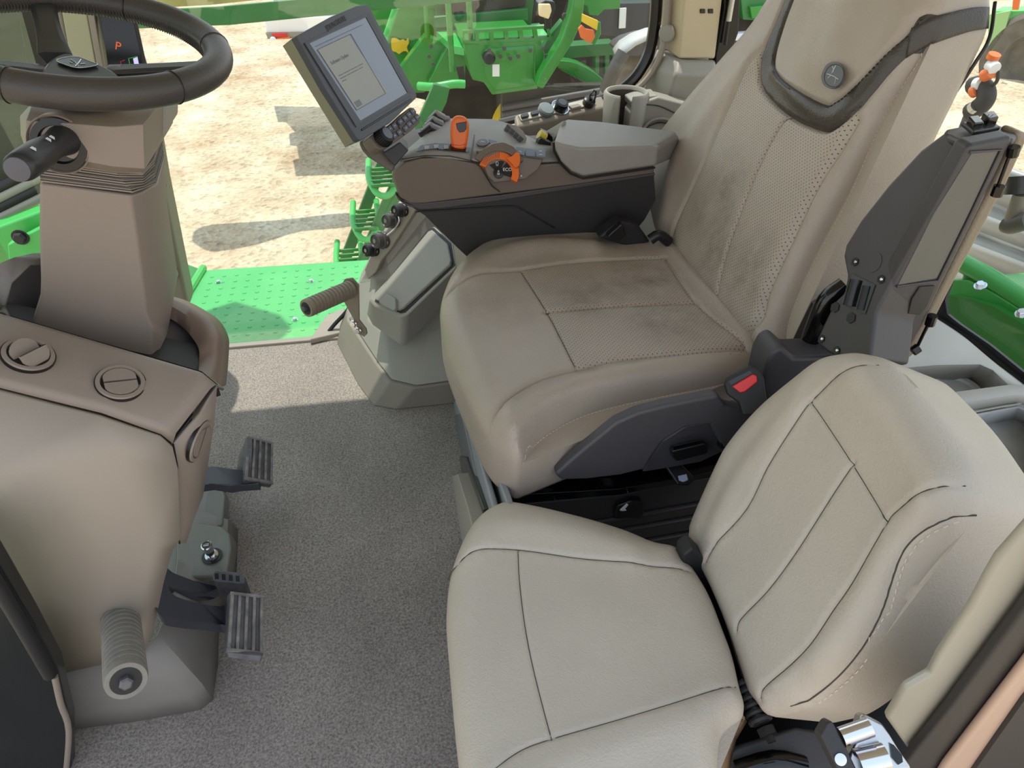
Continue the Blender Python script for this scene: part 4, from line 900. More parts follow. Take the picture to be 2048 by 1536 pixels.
# near rear flap (brownish underside)
mb = MB(); fl = [at(1486, 1430, Z=.38), at(1450, 1452, Z=.385), at(1432, 1480, Z=.385), at(1424, 1540, Z=.385), at(1412, 1620, Z=.385)]
fl2 = [at(1492, 1440, Z=.34), at(1470, 1478, Z=.31), at(1462, 1510, Z=.30), at(1450, 1560, Z=.30), at(1430, 1640, Z=.30)]
mb.loft([fl, fl2], caps=False, closed=False); mb.build('side_flap', leather('flap_leather', (150, 122, 92)), ps, solid=.004)
LP = radians(26); pn = V((-cos(LP), 0, sin(LP)))
pb_ = PL(V((.381, .5, .406))-pn*.035, pn)
bo2 = [(1393, 1068), (1399, 1040), (1446, 934), (1475, 883), (1534, 815), (1603, 757), (1654, 720), (1702, 709), (1738, 710), (1784, 724), (1826, 764), (1880, 824), (1925, 890), (1958, 950), (1962, 1005), (1930, 1062), (1880, 1115), (1838, 1168), (1798, 1228), (1760, 1286), (1718, 1338), (1674, 1380), (1622, 1416), (1579, 1428), (1547, 1434), (1530, 1412), (1514, 1392), (1495, 1337), (1469, 1260), (1437, 1185), (1408, 1127), (1393, 1088)]
t_out = [(1762, 732), (1748, 733), (1702, 742), (1658, 768), (1623, 804), (1592, 846), (1534, 934), (1490, 1018), (1424, 1098), (1409, 1124)]
t_dg = [(1623, 804), (1698, 919), (1775, 1045)]
t_ct = [(1704, 928), (1665, 985), (1592, 1100), (1534, 1179), (1479, 1237), (1471, 1262)]
t_rt = [(1934, 973), (1915, 974), (1848, 992), (1793, 1025), (1775, 1045), (1746, 1094), (1700, 1169), (1663, 1221), (1618, 1289), (1572, 1334), (1524, 1376), (1518, 1397)]
t_pq = [(1950, 1030), (1915, 1033), (1880, 1048), (1840, 1072), (1811, 1104), (1791, 1150), (1771, 1210), (1741, 1272), (1706, 1322), (1666, 1364), (1618, 1400)]
pbk, pbi = cushion('backrest', pb_, bo2, .035, .04, .118, 'beige2', ps, seams=[(t_out, .0028, .004), (t_dg, .0018, .0022), (t_ct, .0025, .0035), (t_rt, .0028, .004), (t_pq, .0025, .003)],
    ridges=[([(1730, 760), (1800, 830), (1880, 940)], .045, .014), ([(1600, 800), (1480, 960), (1430, 1060)], .022, .008), ([(1850, 1020), (1780, 1100), (1720, 1240), (1640, 1340)], .022, .008)], hs=.036, rb=.02)
for l_ in (t_out, t_dg, t_ct, t_rt): piping('seam_line', pbi, l_, pbk, r=.0008)
t_pp = [(1950, 1030), (1915, 1033), (1880, 1048), (1840, 1072), (1811, 1104), (1791, 1150), (1771, 1210), (1741, 1272), (1706, 1322), (1666, 1364), (1618, 1400), (1580, 1412)]
piping('seam_line', pbi, t_pp, pbk, r=.0010)
stitches('side_stitching', pbi, [(1920, 1043), (1884, 1060), (1848, 1084), (1822, 1114), (1803, 1158), (1783, 1218), (1753, 1280), (1716, 1332), (1674, 1375), (1626, 1409)], pbk, dash=.005, gap=.004, r=.0008)
# hinge springs between cushion and back
for (a, b) in (((1394, 1092), (1420, 1162)), ((1484, 1362), (1524, 1448))):
    A, B = at(*a, Z=.37), at(*b, Z=.36); h = MB().tube([A, B], .011, 14).build('back_hinge', 'black', ps)
    for k in range(6): c = A.lerp(B, (k+.5)/6); d = (B-A).normalized(); MB().lathe(c-d*.003, d, [(.015, 0), (.016, .003), (.015, .006)], 18).build('hinge_collar', 'rubber', h)
c = at(1530, 1455, Z=.35); MB().lathe(c, (B-A), [(.012, 0), (.012, .01), (.006, .01), (.006, .018)], 6).build('hinge_bolt', 'black', ps)
MB().tube([at(1392, 1088, Z=.385), at(1398, 1098, Z=.385)], .008, 12).build('hinge_pin', 'chrome', ps)
tube('gap_frame', [at(x, y, Z=.35) for x, y in ((1415, 1150), (1450, 1240), (1478, 1330), (1500, 1400))], .010, 'gloss', ps, sm=3)
plate('seat_base', PY(.60), [(1366, 1112), (1386, 1096), (1420, 1130), (1440, 1400), (1340, 1400)], .02, 'rubber', ps, ext=(0, .03, 0), bevel=.004)
MB().box((.22, .50, .15), (.26, .26, .30)).build('seat_pedestal', 'black', ps, bevel=.01)
plate('back_frame', PL(pb_.o-pn*.135, pn), [(1420, 1100), (1600, 860), (1800, 780), (1900, 950), (1800, 1250), (1640, 1400), (1540, 1420)], .02, 'black', ps)
plate('rear_gap_cover', PZ(.24), [(1380, 1080), (1420, 1080), (1620, 1480), (1600, 1600), (1430, 1600)], .02, 'black', ps)
plate('under_seat_shade', PZ(.20), [(1420, 1400), (1640, 1430), (1760, 1400), (1960, 1180), (2020, 1300), (1830, 1536), (1700, 1600), (1430, 1600)], .02, 'black', ps)  # black sheet added to darken the floor under the seat
# dark box and door latch at the lower right -----------------------------------------
lb = thing('door_latch', 'cast metal door latch with round pins in a black bracket', 'latch', tuple(at(1720, 1500, Y=.28)))
lz = PL(at(1720, 1480, Y=.27), (-.2, -.55, .8))
plate('latch_plate', lz, [(1717, 1445), (1722, 1427), (1736, 1431), (1765, 1446), (1782, 1470), (1800, 1500), (1828, 1540), (1700, 1560), (1690, 1530), (1712, 1480)], .018, 'alu', lb, bevel=.004, seg=3)
plate('striker_arm', lz, [(1640, 1470), (1655, 1444), (1664, 1441), (1672, 1455), (1700, 1510), (1724, 1560), (1690, 1570), (1655, 1500)], .022, 'darker', lb, h=.012, bevel=.003)
MB().tube([lz.hit(1678, 1472)+lz.n*.006, lz.hit(1735, 1452)+lz.n*.006], .009, 20).build('latch_pin', 'chrome', lb)
MB().tube([lz.hit(1712, 1525)+lz.n*.004, lz.hit(1768, 1512)+lz.n*.004], .013, 20).build('latch_pin', 'chrome', lb)
MB().lathe(lz.hit(1672, 1513)+lz.n*.012, lz.n, [(.0055, 0), (.0055, .0015), (.004, .002)], 20).build('rivet', 'chrome', lb)
plate('catch', lz, [(1780, 1486), (1788, 1490), (1804, 1510), (1806, 1524), (1796, 1530), (1784, 1516)], .004, 'gloss', lb, h=.002)
bx = thing('belt_retractor', 'black moulded box beside the rear corner of the passenger seat', 'box', tuple(at(1560, 1500, Z=.26)))
q2 = PL(at(1560, 1500, Z=.30), (-.1, -.35, .95))
plate('cover', q2, [(1458, 1500), (1475, 1490), (1560, 1462), (1590, 1452), (1640, 1460), (1690, 1540), (1700, 1620), (1450, 1620)], .08, 'dark', bx, bevel=.006, seg=3)
tube('handle_grip', [q2.hit(1470, 1545)+q2.n*.012, q2.hit(1540, 1525)+q2.n*.02, q2.hit(1600, 1535)+q2.n*.014], .014, 'gloss', bx, sm=3)
# ================================================================ dash console
dc = thing('dash_console', 'beige moulded dash console with round air vents below the steering column', 'dashboard', (-.45, .85, 0))
def YZ(x, y, Y): return at(x, y, Y=Y)
FL = [(-90, 742, .75), (0, 776, .75), (203, 828, .75), (320, 868, .75), (344, 890, .748), (353, 930, .745), (356, 1068, .745), (339, 1088, .745), (323, 1150, .745), (301, 1260, .745), (287, 1300, .745), (118, 1337, .745), (0, 1140, .745), (-90, 990, .745), (-90, 965, .728), (235, 912, .728), (303, 1085, .725), (268, 1240, .732)]
mb = MB(); mb.add([at(x, y, Y=Y) for x, y, Y in FL], [[0, 1, 2, 15, 14], [2, 3, 15], [3, 4, 5, 15], [5, 6, 16, 15], [6, 7, 16], [7, 8, 16], [8, 9, 17, 16], [9, 10, 17], [10, 11, 17], [11, 12, 17], [12, 16, 17], [12, 13, 14], [12, 14, 15], [12, 15, 16]])
fo_ = mb.build('flank', 'flank', dc, angle=60, bevel=.0)
so_ = fo_.modifiers.new('t', 'SOLIDIFY'); so_.thickness = .01; so_.offset = -1
# vent strip: rounded from the ridge to the top edge
rid = [(-90, 742), (0, 776), (203, 826), (322, 868), (345, 886)]
upp = [(-90, 606, .785), (0, 630, .76), (205, 690, .70), (398, 746, .665), (430, 772, .65)]
ra = [at(x, y, Y=.748) for x, y in rid]; rc = [at(x, y, Z=z) for x, y, z in upp]
rb_ = [a.lerp(c, .13)+V((0, -.004, .008)) for a, c in zip(ra, rc)]
rb2 = [a.lerp(c, .92)+V((0, 0, .004)) for a, c in zip(ra, rc)]
rd = [c+V((0, .03, -.03)) for c in rc]
mb = MB(); mb.loft([ra, rb_, rb2, rc, rd], caps=False, closed=False); mb.build('top_panel', 'taupe', dc, angle=70, solid=.004)
# face towards the driver
l_ = [at(345, 887, Y=.748), at(353, 930, Y=.747), at(356, 1068, Y=.747), at(358, 1086, Y=.75)]
r_ = [at(431, 774, Y=rc[-1].y), at(425, 850, Y=rc[-1].y-.0), at(404, 990, Y=.84), at(364, 1086, Y=.80)]
m_ = [a.lerp(b, .5)+V((.006, 0, 0)) for a, b in zip(l_, r_)]
mb = MB(); mb.loft([l_, m_, r_, [p+V((-.03, .03, 0)) for p in r_]], caps=False, closed=False); mb.build('driver_side_panel', 'taupe', dc, angle=50, solid=.004)
tube('panel_gap', [p+V((.001, -.001, 0)) for p in l_], .0012, 'black', dc)
tube('panel_gap', [ra[-1]+V((0, -.001, .001)), rc[-1]+V((.001, 0, .001))], .0012, 'black', dc)
sp2 = P3(ra[2], rc[2], ra[1]); sp2.o = sp2.o+sp2.n*.0115
def vent(cx, cy, rpx, pl, open_, dpx=(10, 0)):
    c = pl.hit(cx, cy); R = (pl.hit(cx+rpx, cy)-c).length if rpx > 1 else rpx
    v = MB().lathe(c-pl.n*.004, pl.n, [(R, 0), (R, .005), (R*.97, .007), (R*.82, .007), (R*.79, .004), (R*.79, .0)], 48).build('air_vent', 'taupe', dc)
    MB().lathe(c-pl.n*.004, pl.n, [(R*1.04, 0), (R*1.04, .0045), (R*.9, .0045)], 48).build('vent_gap', 'black', v)
    MB().lathe(c-pl.n*.003, pl.n, [(R*.78, 0), (R*.78, .003)], 40).build('vent_throat', 'black', v)
    a = (pl.hit(cx+dpx[0], cy+dpx[1])-pl.hit(cx, cy)).normalized(); b = pl.n.cross(a)
    for s in (-1, 1):
        pts = []
        for k in range(13):
            t = -.80+1.6*k/12; pts.append((t, .0))
        arc = [(cos(th)*.76, sin(th)*.76*s) for th in [pi*k/14 for k in range(15)]]
        arc = [(max(-.66, min(.66, x)), y) for x, y in arc]
        body = [(x, y) for x, y in arc]+[(-.66, .03*s), (.66, .03*s)]
        if open_:
            # flap turned open: a tilted lens
            tl = radians(38)
            P = [c+a*(x*R)+b*((y-.36*s)*R*cos(tl)+.36*s*R)+pl.n*(.003+(y-.36*s)*R*sin(tl)*1.0) for x, y in body]
            MB().prism(P, (pl.n*cos(tl)-b*sin(tl))*.003).build('vent_flap', 'taupe', v, bevel=.001)
        else:
            P = [c+a*(x*R)+b*(y*R)+pl.n*.0005 for x, y in body]; MB().prism(P, pl.n*.003).build('vent_flap', 'taupe', v, bevel=.001)
def strip_plane(i, f, g, lift):
    lo_, hi_ = rb_[i].lerp(rb_[i+1], f), rb2[i].lerp(rb2[i+1], g); t2 = (rb_[i+1]+rb2[i+1]-rb_[i]-rb2[i]); n = (lo_-hi_).cross(t2).normalized(); c = (lo_+hi_)*.5
    if n.dot(CC-c) < 0: n = -n
    return PL(c+n*lift, n)
vent(57, 709, 53, strip_plane(1, .3, .3, .005), True, (10, -5)); vent(241, 765, 50, strip_plane(2, .35, .25, .008), False, (10, -1))
sp3 = P3(m_[1], r_[1], m_[2]); sp3 = sp3 if sp3.n.x > 0 else sp3
c = at(400, 882, Y=.795); o3 = PL(c+sp3.n*.004, sp3.n)
vent(400, 882, .030, o3, False, (3, -10))
# cowl and arch around the column foot
mtd = mat('cowl_plastic', (112, 106, 102), .42, grain=.12)
cw = [(-90, 570), (-30, 548), (0, 536), (27, 519), (80, 517), (130, 540), (130, 700), (0, 650), (-90, 620)]
mb = MB(); o_ = [at(-90, 560, Y=.93), at(-20, 545, Y=.93), at(8, 527, Y=.94), at(30, 518, Y=.95), (at(80, 517, Y=.97)), at(120, 520, Y=1.0)]
i_ = [at(-70, 640, Y=.90), at(-20, 640, Y=.90), at(10, 612, Y=.90), at(24, 566, Y=.92), at(60, 531, Y=.95), at(120, 530, Y=.99)]
b_ = [at(-80, 625, Z=.775), at(-30, 634, Z=.768), at(18, 640, Z=.757), at(20, 630, Z=.76), at(21, 628, Z=.76), at(22, 626, Z=.76)]
mb.loft([[p+V((0, .05, -.02)) for p in o_], o_, i_], caps=False, closed=False); mb.build('cowl', mtd, dc, angle=60, solid=.005)
mb = MB(); mb.add([at(-90, 600, Y=.89), at(-20, 640, Y=.90), at(10, 612, Y=.90), at(24, 566, Y=.92), rc[1]+V((0, .01, -.003)), rc[0]+V((0, .01, -.003)), at(70, 648, Z=.742), at(20, 634, Z=.755)], [[0, 1, 4, 5], [1, 2, 7, 4]]); mb.build('cowl_front', mtd, dc, angle=60, solid=.004)
mb = MB(); mb.prism([at(-60, 560, Y=.99), at(120, 520, Y=1.05), at(130, 700, Y=1.0), at(-60, 690, Y=.98)], (0, .02, 0)); mb.build('cowl_pocket', 'dark', dc)
# arch on the far side
ao = [(300, 590), (342, 601), (378, 618), (418, 645), (436, 678), (437, 706), (434, 745), (430, 780)]
ai = [(300, 628), (338, 634), (366, 652), (388, 676), (400, 698), (401, 722), (400, 745), (404, 765)]
YY = [1.05, 1.04, 1.03, 1.01, .98, .96, .92, .88]
oA = [at(x, y, Y=Y) for (x, y), Y in zip(ao, YY)]; iA = [at(x, y, Y=Y-.02) for (x, y), Y in zip(ai, YY)]
mA = [a.lerp(b, .35)+V((0, -.008, .006)) for a, b in zip(oA, iA)]
mb = MB(); mb.loft([smooth([p+V((0, .05, -.03)) for p in oA], False, 4), smooth(oA, False, 4), smooth(mA, False, 4), smooth(iA, False, 4), smooth([p+V((-.005, .04, -.02)) for p in iA], False, 4)], caps=False, closed=False)
mb.build('column_arch', mat('arch_plastic', (122, 104, 92), .42, grain=.1), dc, angle=70, solid=.004)
mb = MB(); mb.lathe(at(296, 748, Y=1.0), V((.2, 1, .1)), [(.088, -.06), (.092, -.05), (.092, .06)], 48); mb.build('column_drum', 'dark', dc)
plate('far_side_panel', PY(.99), [(398, 760), (434, 740), (430, 790), (422, 860), (402, 990), (364, 1086), (330, 1000)], .02, 'taupe', dc, ext=(0, .02, 0))
plate('inner_block', PY(.86), [(-60, 700), (390, 790), (400, 960), (360, 1060), (60, 1060), (-60, 960)], .1, 'darker', dc, ext=(0, .12, 0))
mb = MB(); mb.prism([rc[0]+V((0, .012, -.006)), rc[1]+V((0, .012, -.006)), rc[2]+V((0, .012, -.006)), rc[3]+V((0, .012, -.006)), rc[4]+V((0, .012, -.006)), V((-.37, 1.0, .50)), V((-.52, 1.08, .56))], (0, 0, -.02)); mb.build('top_infill', 'dark', dc)
# ================================================================ steering column
sc = thing('steering_column', 'taupe steering column cover with ribbed bellows and one fat black stalk', 'steering column', (-.42, 1.0, .62))
def ring(L): return [at(x, y, Y=Y) for x, y, Y in L]
def col_ring(L, FR, CH, SD, d=.1):
    p = ring([(*L, .93), (*FR, .93), (*CH, .95), (*SD, 1.0)]); return p+[p[3]+V((-.01, d, 0)), p[0]+V((.02, d+.06, 0)), p[0]+V((-.004, .03, 0))]
R_ = [col_ring((79, 366), (262, 390), (284, 384), (316, 368)), col_ring((78, 470), (275, 478), (296, 474), (320, 460)), col_ring((81, 560), (289, 588), (307, 592), (341, 590)), col_ring((80, 590), (292, 622), (314, 640), (344, 612)), col_ring((68, 630), (304, 655), (330, 672), (336, 660)), col_ring((66, 642), (302, 716), (318, 704), (330, 684)), col_ring((72, 680), (290, 750), (304, 740), (318, 720))]
def lp(a, b, t): return [p.lerp(q, t) for p, q in zip(a, b)]
mb = MB(); mb.loft(R_); mb.build('lower_cover', 'taupe', sc, bevel=.004, seg=3)
H0 = ring([(64, 206, .98), (59, 221, .93), (213, 238, .92), (273, 231, .93), (291, 213, .98)])
H1 = ring([(40, 232, .96), (52, 241, .91), (227, 254, .90), (287, 249, .91), (314, 216, .98)])
H2 = ring([(41, 270, .96), (51, 300, .91), (226, 333, .90), (290, 338, .91), (312, 300, .98)])
H3 = ring([(62, 300, .98), (70, 318, .93), (224, 344, .92), (284, 345, .93), (302, 318, .98)])
ex = lambda r: r+[r[4]+V((0, .11, .0)), r[0]+V((0, .12, 0))]
H0, H1, H2, H3 = map(ex, (H0, H1, H2, H3))
mb = MB(); mb.loft([H0, H1, H2, H3]); mb.build('upper_housing', 'taupe', sc, bevel=.004, seg=3)
plate('housing_side_lobe', PY(1.02), [(300, 208), (326, 208), (330, 216), (330, 268), (316, 288), (302, 290)], .1, 'greyp', sc, ext=(0, .09, 0), bevel=.006)
bl = []
N_ = 9
for k in range(N_+1):
    t = k/N_; L = (78+4*t, 324+40*t); FR = (232+34*t, 346+40*t); CHm = (286+2*t, 348+36*t-6*t); SD = (308+5*t, 322+46*t)
    a = col_ring(L, FR, CHm, SD); cen = sum(a, V())/len(a)
    for s, dz in ((1.0, -.0022), (1.0, -.0002), (.965, .0002), (.965, .002)):
        if k < N_ or s == 1.0: bl.append([cen+(p-cen)*s-V((0, 0, 1))*dz for p in a])
mb = MB(); mb.loft(bl); bw_ = mb.build('bellows', 'taupe', sc, angle=25)
mb = MB()
for k in range(6):
    t = (k+.8)/6.6; a = col_ring((78+4*t, 324+40*t), (232+34*t, 346+40*t), (286+2*t, 348+30*t), (308+5*t, 322+46*t)); cen = sum(a, V())/len(a); mb.tube([cen+(p-cen)*1.003 for p in a], .0006, 6, closed=True)
mb.build('bellows_groove', 'darker', bw_)
sr = MB().lathe(at(119, 288, Y=.91), (0, -1, .12), [(.034, -.01), (.034, .004), (.0325, .006), (.031, .003), (.031, .001)], 40).build('stalk_socket', 'taupe', sc)
MB().lathe(at(120, 288, Y=.908), (0, -1, .12), [(.030, 0), (.030, .004), (.022, .005), (.020, .001)], 40).build('socket_ring', 'black', sr)
S0, S1, S2 = at(126, 281, Y=.905), at(96, 297, Y=.87), at(42, 334, Y=.80)
d = (S2-S1).normalized()
prof = [(S0, .019), (S0.lerp(S1, .5), .0155), (S1, .0155), (S1.lerp(S2, .3), .0175), (S1.lerp(S2, .8), .0175), (S2, .0168), (S2+d*.006, .015), (S2+d*.009, .009)]
stk = MB().tube([p for p, r in prof], [r for p, r in prof], 28, flat=.9).build('control_stalk', mat('stalk_black', (40, 41, 44), .4, grain=.1), sc, angle=60)
MB().lathe(S2+d*.007, d, [(.0125, 0), (.0125, .003), (.009, .004)], 24).build('stalk_button', mat('stalk_button_grey', (82, 82, 90), .4), stk)
sn = (CC-S1).normalized(); ux = (S1-S2).normalized(); 
for (x, y, ln) in ((84, 294, 6), (76, 300, 5), (41, 316, 4)):
    c = at(x, y, Y=at(0, 0, Y=.83).y); t = max(0, min(1, (V((x, y)) - V((126, 281))).length/110)); base = S0.lerp(S2, t); nn_ = (CC-base); nn_ = (nn_-ux*nn_.dot(ux)).normalized(); upv = V((0, 0, 1)); upv = (upv-ux*upv.dot(ux)).normalized(); nn_ = (nn_+upv*.7).normalized()
    b0 = base+nn_*.0172; w = ux.cross(nn_)
    for k in range(3): MB().tube([b0+ux*.002*(k-1)-w*.003, b0+ux*.002*(k-1)+w*.003*(1-.3*k)], .0005, 5).build('stalk_mark', 'white', stk)
# ================================================================ steering wheel
sw = thing('steering_wheel', 'black leather three spoke steering wheel with laced inner rim', 'steering wheel', (-.355, 1.0, .99))
wn_ = V((.198, -.078, .977)).normalized(); wc = at(153.5, 81.6, Y=1.0); WR, wr = .157, .0175
wu = V((0, 1, 0)).cross(wn_).normalized(); wv = wn_.cross(wu)
rim = [wc+(wu*cos(2*pi*k/96)+wv*sin(2*pi*k/96))*WR for k in range(96)]
mb = MB(); mb.tube(rim, wr, 24, closed=True); rm = mb.build('rim', 'wheel', sw, angle=180)
for a in range(0, 360, 60):
    t0 = radians(a+22); e = wu*cos(t0)+wv*sin(t0); tt = wn_.cross(e)
    MB().tube([wc+e*WR+(e*cos(q)+wn_*sin(q))*(wr+.0002) for q in [2*pi*k/24 for k in range(24)]], .0009, 6, closed=True).build('rim_seam', 'black', rm)
mb = MB()
for k in range(230):
    t0 = 2*pi*k/230; e = wu*cos(t0)+wv*sin(t0); tt = wn_.cross(e)
    P = []
    for q in (-.62, -.31, 0, .31, .62): P.append(wc+e*WR+(-e*cos(q)+wn_*sin(q-.25))*(wr+.0004)+tt*(.0011*(1 if q > 0 else -1)))
    mb.tube(P, .0007, 5)
mb.build('lacing', mat('lacing_thread', (60, 56, 52), .7), rm)
hc_ = wc-wn_*.034; hp_ = PL(hc_+wn_*.012, wn_)
ho = smooth([hp_.hit(*p) for p in ((78, 146), (88, 128), (104, 112), (126, 104), (150, 108), (200, 126), (240, 150), (200, 166), (140, 168), (96, 160))], True, 4)
hm = mat('hub_black', (46, 47, 50), .32)
hub = MB().prism(ho, -wn_*.03).build('hub', hm, sw, bevel=.008, seg=4)
hq = PL(hc_+wn_*.0135, wn_)
em = smooth([hq.hit(*p) for p in ((114, 122), (150, 115), (178, 124), (195, 132), (160, 138), (132, 132))], True, 4)
eb = MB().prism(em, wn_*.0012).build('hub_badge', mat('badge_black', (24, 26, 32), .15), hub)
tube('badge_rim', [p+wn_*.0014 for p in em], .0006, 'chrome', eb, closed=True)
hq2 = hq.off(.0016)
for L in (((142, 119), (150, 124), (156, 131)), ((162, 119), (157, 126), (150, 133)), ((140, 124), (146, 127)), ((160, 128), (170, 127))): tube('badge_emblem', [hq2.hit(*p) for p in L], .0008, 'chrome', eb)
def spoke(p0, p1, w0, w1, up0=.006, up1=-.002):
    a, b = V(p0), V(p1); dd = (b-a).normalized(); s = wn_.cross(dd)
    mb = MB(); rings = []
    for k in range(9):
        t = k/8; w = w0+(w1-w0)*t+.006*(t**3)+.004*((1-t)**3); z = wn_*(up0+(up1-up0)*t); c = a.lerp(b, t)+z
        rings.append([c+s*w, c+s*w*.6+wn_*.003, c-s*w*.6+wn_*.003, c-s*w, c-s*w*.6-wn_*.012, c+s*w*.6-wn_*.012])
    mb.loft(rings); return mb.build('spoke', hm, sw, bevel=.001, angle=40)
def rimdir(x, y):
    pl_ = PL(wc, wn_); e = (pl_.hit(x, y)-wc).normalized(); return wc+e*(WR-.004)
spoke(PL(hc_, wn_).hit(112, 118), rimdir(86, 0), .016, .012); spoke(PL(hc_, wn_).hit(215, 150), rimdir(436, 128), .014, .012); spoke(PL(hc_, wn_).hit(96, 150), rimdir(-120, 110), .014, .012)
MB().tube([hc_-wn_*.02, hc_-wn_*.09], [.034, .040], 28).build('boss', 'black', sw)
# ================================================================ display on the pillar
cd = thing('pillar_display', 'tall black corner post display showing orange P and bar gauges', 'display', tuple(at(262, 150, Y=1.7)))
cp_ = PL(at(250, 90, Y=1.70), (.25, -.85, .25))
plate('display_body', cp_, [(172, -70), (250, -70), (298, 150), (226, 165)], .03, 'darker', cd, bevel=.004)
plate('display_screen', cp_, [(186, -70), (240, -70), (290, 148), (220, 158)], .001, 'gloss', cd, h=.0012)
ep_ = cp_.off(.0032); E1 = lambda x, y: ep_.hit(x, y)
m_o = mat('lit_orange', (214, 92, 40), .5, emit=.5); m_v = mat('lit_lilac', (196, 190, 236), .5, emit=.6); m_g = mat('lit_green', (40, 150, 60), .5, emit=.4); m_rd = mat('lit_red', (150, 40, 40), .5, emit=.4)
words('screen_letter', 'P', E1(236, 93), E1(246, 96)-E1(236, 93), E1(234, 85)-E1(237, 100), .022, m_o, cd)
for px, m in ((((266, 117), (275, 114), (282, 150), (273, 151)), m_v), (((264, 141), (270, 139), (274, 152), (268, 153)), m_v)):
    MB().prism([E1(*p) for p in px], ep_.n*.0003).build('bar_gauge', m, cd)
tube('gauge_line', [E1(275, 113), E1(257, 117), E1(265, 150)], .0009, m_g, cd); tube('gauge_line', [E1(250, 120), E1(241, 123), E1(244, 134)], .0008, m_rd, cd); tube('gauge_line', [E1(244, 134), E1(248, 148)], .0008, m_g, cd)
# side strips of the post beside the display
struct(plate('trim_40', PY(1.72), [(108, -60), (158, -60), (198, 160), (150, 170)], .02, mat('pale_olive', (170, 168, 140), .5), ext=(0, .02, 0), bevel=.003))
struct(plate('trim_41', PY(1.71), [(158, -60), (172, -60), (212, 160), (199, 162)], .02, 'flank', ext=(0, .02, 0), bevel=.002))
# ================================================================ connector and cord on the pillar
cn = thing('capped_connector', 'small round black socket with corded cap beside the column bellows', 'connector', tuple(at(316, 366, Y=1.84)))
MB().lathe(at(317, 366, Y=1.842), (.3, -1, .1), [(.017, 0), (.017, .02), (.010, .022), (.010, .014)], 20).build('socket', 'rubber', cn)
MB().lathe(at(318, 366, Y=1.82), (.3, -1, .1), [(.005, 0), (.005, .006)], 14).build('pin', 'chrome', cn)
MB().lathe(at(309, 322, Y=1.842), (.3, -1, .1), [(.010, 0), (.010, .02)], 14).build('cap', 'rubber', cn)
tube('cord', [at(x, y, Y=1.83) for x, y in ((309, 328), (316, 340), (320, 352), (326, 376), (316, 380), (308, 374))], .002, 'black', cn, sm=4)
# ================================================================ foot pegs
def peg(name, label, P0, P1, r, m, n, cap):
    g = thing(name, label, 'foot peg', tuple(P0), 'round foot pegs'); mb = MB(); d = P1-P0; L = d.length; pr = []
    pr.append((r*.7, 0))
    for k in range(n):
        a = L*.96*(k/n); b = L*.96/n; pr += [(r*.90, a+.0001), (r*.90, a+b*.22), (r, a+b*.3), (r*1.015, a+b*.6), (r, a+b*.92)]
    pr += [(r*1.0, L*.97), (r*.96, L)]
    mb.lathe(P0, d, pr, 36); s = mb.build('ribbed_sleeve', m, g, angle=50)
    MB().lathe(P1-d.normalized()*.001, d, [(r*.72, 0), (r*.72, .0015), (r*.3, .002)], 28).build('end_washer', cap, g)
    MB().lathe(P1, d, [(r*.34, 0), (r*.34, .008), (r*.24, .010)], 6).build('end_bolt', 'pedal', g); return g
peg('foot_peg', 'upright-looking ribbed grey foot peg on the beige dash flank', at(240, 1222, Y=.75), at(252, 1362, Y=.575), .0265, 'hose', 15, 'rubber')
mb = MB().lathe(at(242, 1218, Y=.742), (0, -1, 0), [(.032, 0), (.032, .002), (.029, .002)], 36); mb.build('peg_hole_ring', 'taupe', dc)
P0, P1 = at(702, 578, Y=1.62), at(612, 617, Y=1.52)
g2 = peg('foot_peg', 'ribbed beige foot peg on a plate arm above the green platform', P0, P1, .0225, mat('beige_ribbed_rubber', (140, 126, 108), .6, var=.1, vscale=60), 13, 'rubber')
pz_ = PL(P0+V((.004, 0, 0)), (-.35, -.9, .2))
plate('bracket', pz_, [(682, 570), (690, 558), (704, 556), (717, 570), (718, 640), (732, 658), (734, 668), (728, 674), (718, 668), (712, 648), (688, 604)], .006, mat('bracket_paint', (138, 124, 106), .5), g2, bevel=.001, h=-.006)
for x, y in ((707, 647), (716, 661)): MB().lathe(pz_.hit(x, y), pz_.n, [(.010, 0), (.010, .002), (.007, .003), (.007, .008)], 6).build('bracket_bolt', 'chrome', g2)
# ================================================================ pedals
def pad(px, c, n, m, par, ribs=5, name='pad'):
    pl = PL(at(*c[:2], Z=c[2]), n); Q = [pl.hit(*p) for p in px]; tl, tr, br_, bl_ = Q
    o = MB().prism(Q, -pl.n*.016).build(name, m, par, bevel=.003); mb = MB()
    for k in range(ribs):
        t = .06+.88*k/(ribs-1); a, b = tl.lerp(tr, t), bl_.lerp(br_, t); w = (tr-tl)*.045
        mb.prism([a+(b-a)*.05-w, a+(b-a)*.05+w, a+(b-a)*.96+w, a+(b-a)*.96-w], pl.n*.005)
    mb.prism([bl_.lerp(tl, .06), br_.lerp(tr, .06), br_, bl_], pl.n*.005)
    mb.prism([tl.lerp(bl_, .05), tr.lerp(br_, .05), tr, tl], pl.n*.004)
    mb.build('pad_ribs', 'padrub', o, bevel=.0008); return pl
g = 'floor pedals below the dash'
p1 = thing('brake_pedal', 'ribbed metal pedal highest in view, nearest the sunlit carpet', 'pedal', tuple(at(500, 950, Z=.06)), g)
pad([(494, 872), (546, 886), (545, 970), (488, 960)], (515, 920, .13), (.55, -.25, .8), 'pedal', p1)
mb = MB(); mb.prism([at(x, y, Z=.115+max(0, 470-x)*.0008) for x, y in ((395, 934), (430, 932), (455, 940), (482, 944), (500, 930), (520, 945), (518, 968), (480, 970), (460, 974), (425, 968), (395, 972))], (0, 0, -.02)); mb.build('pedal_arm', 'arm', p1, bevel=.002)
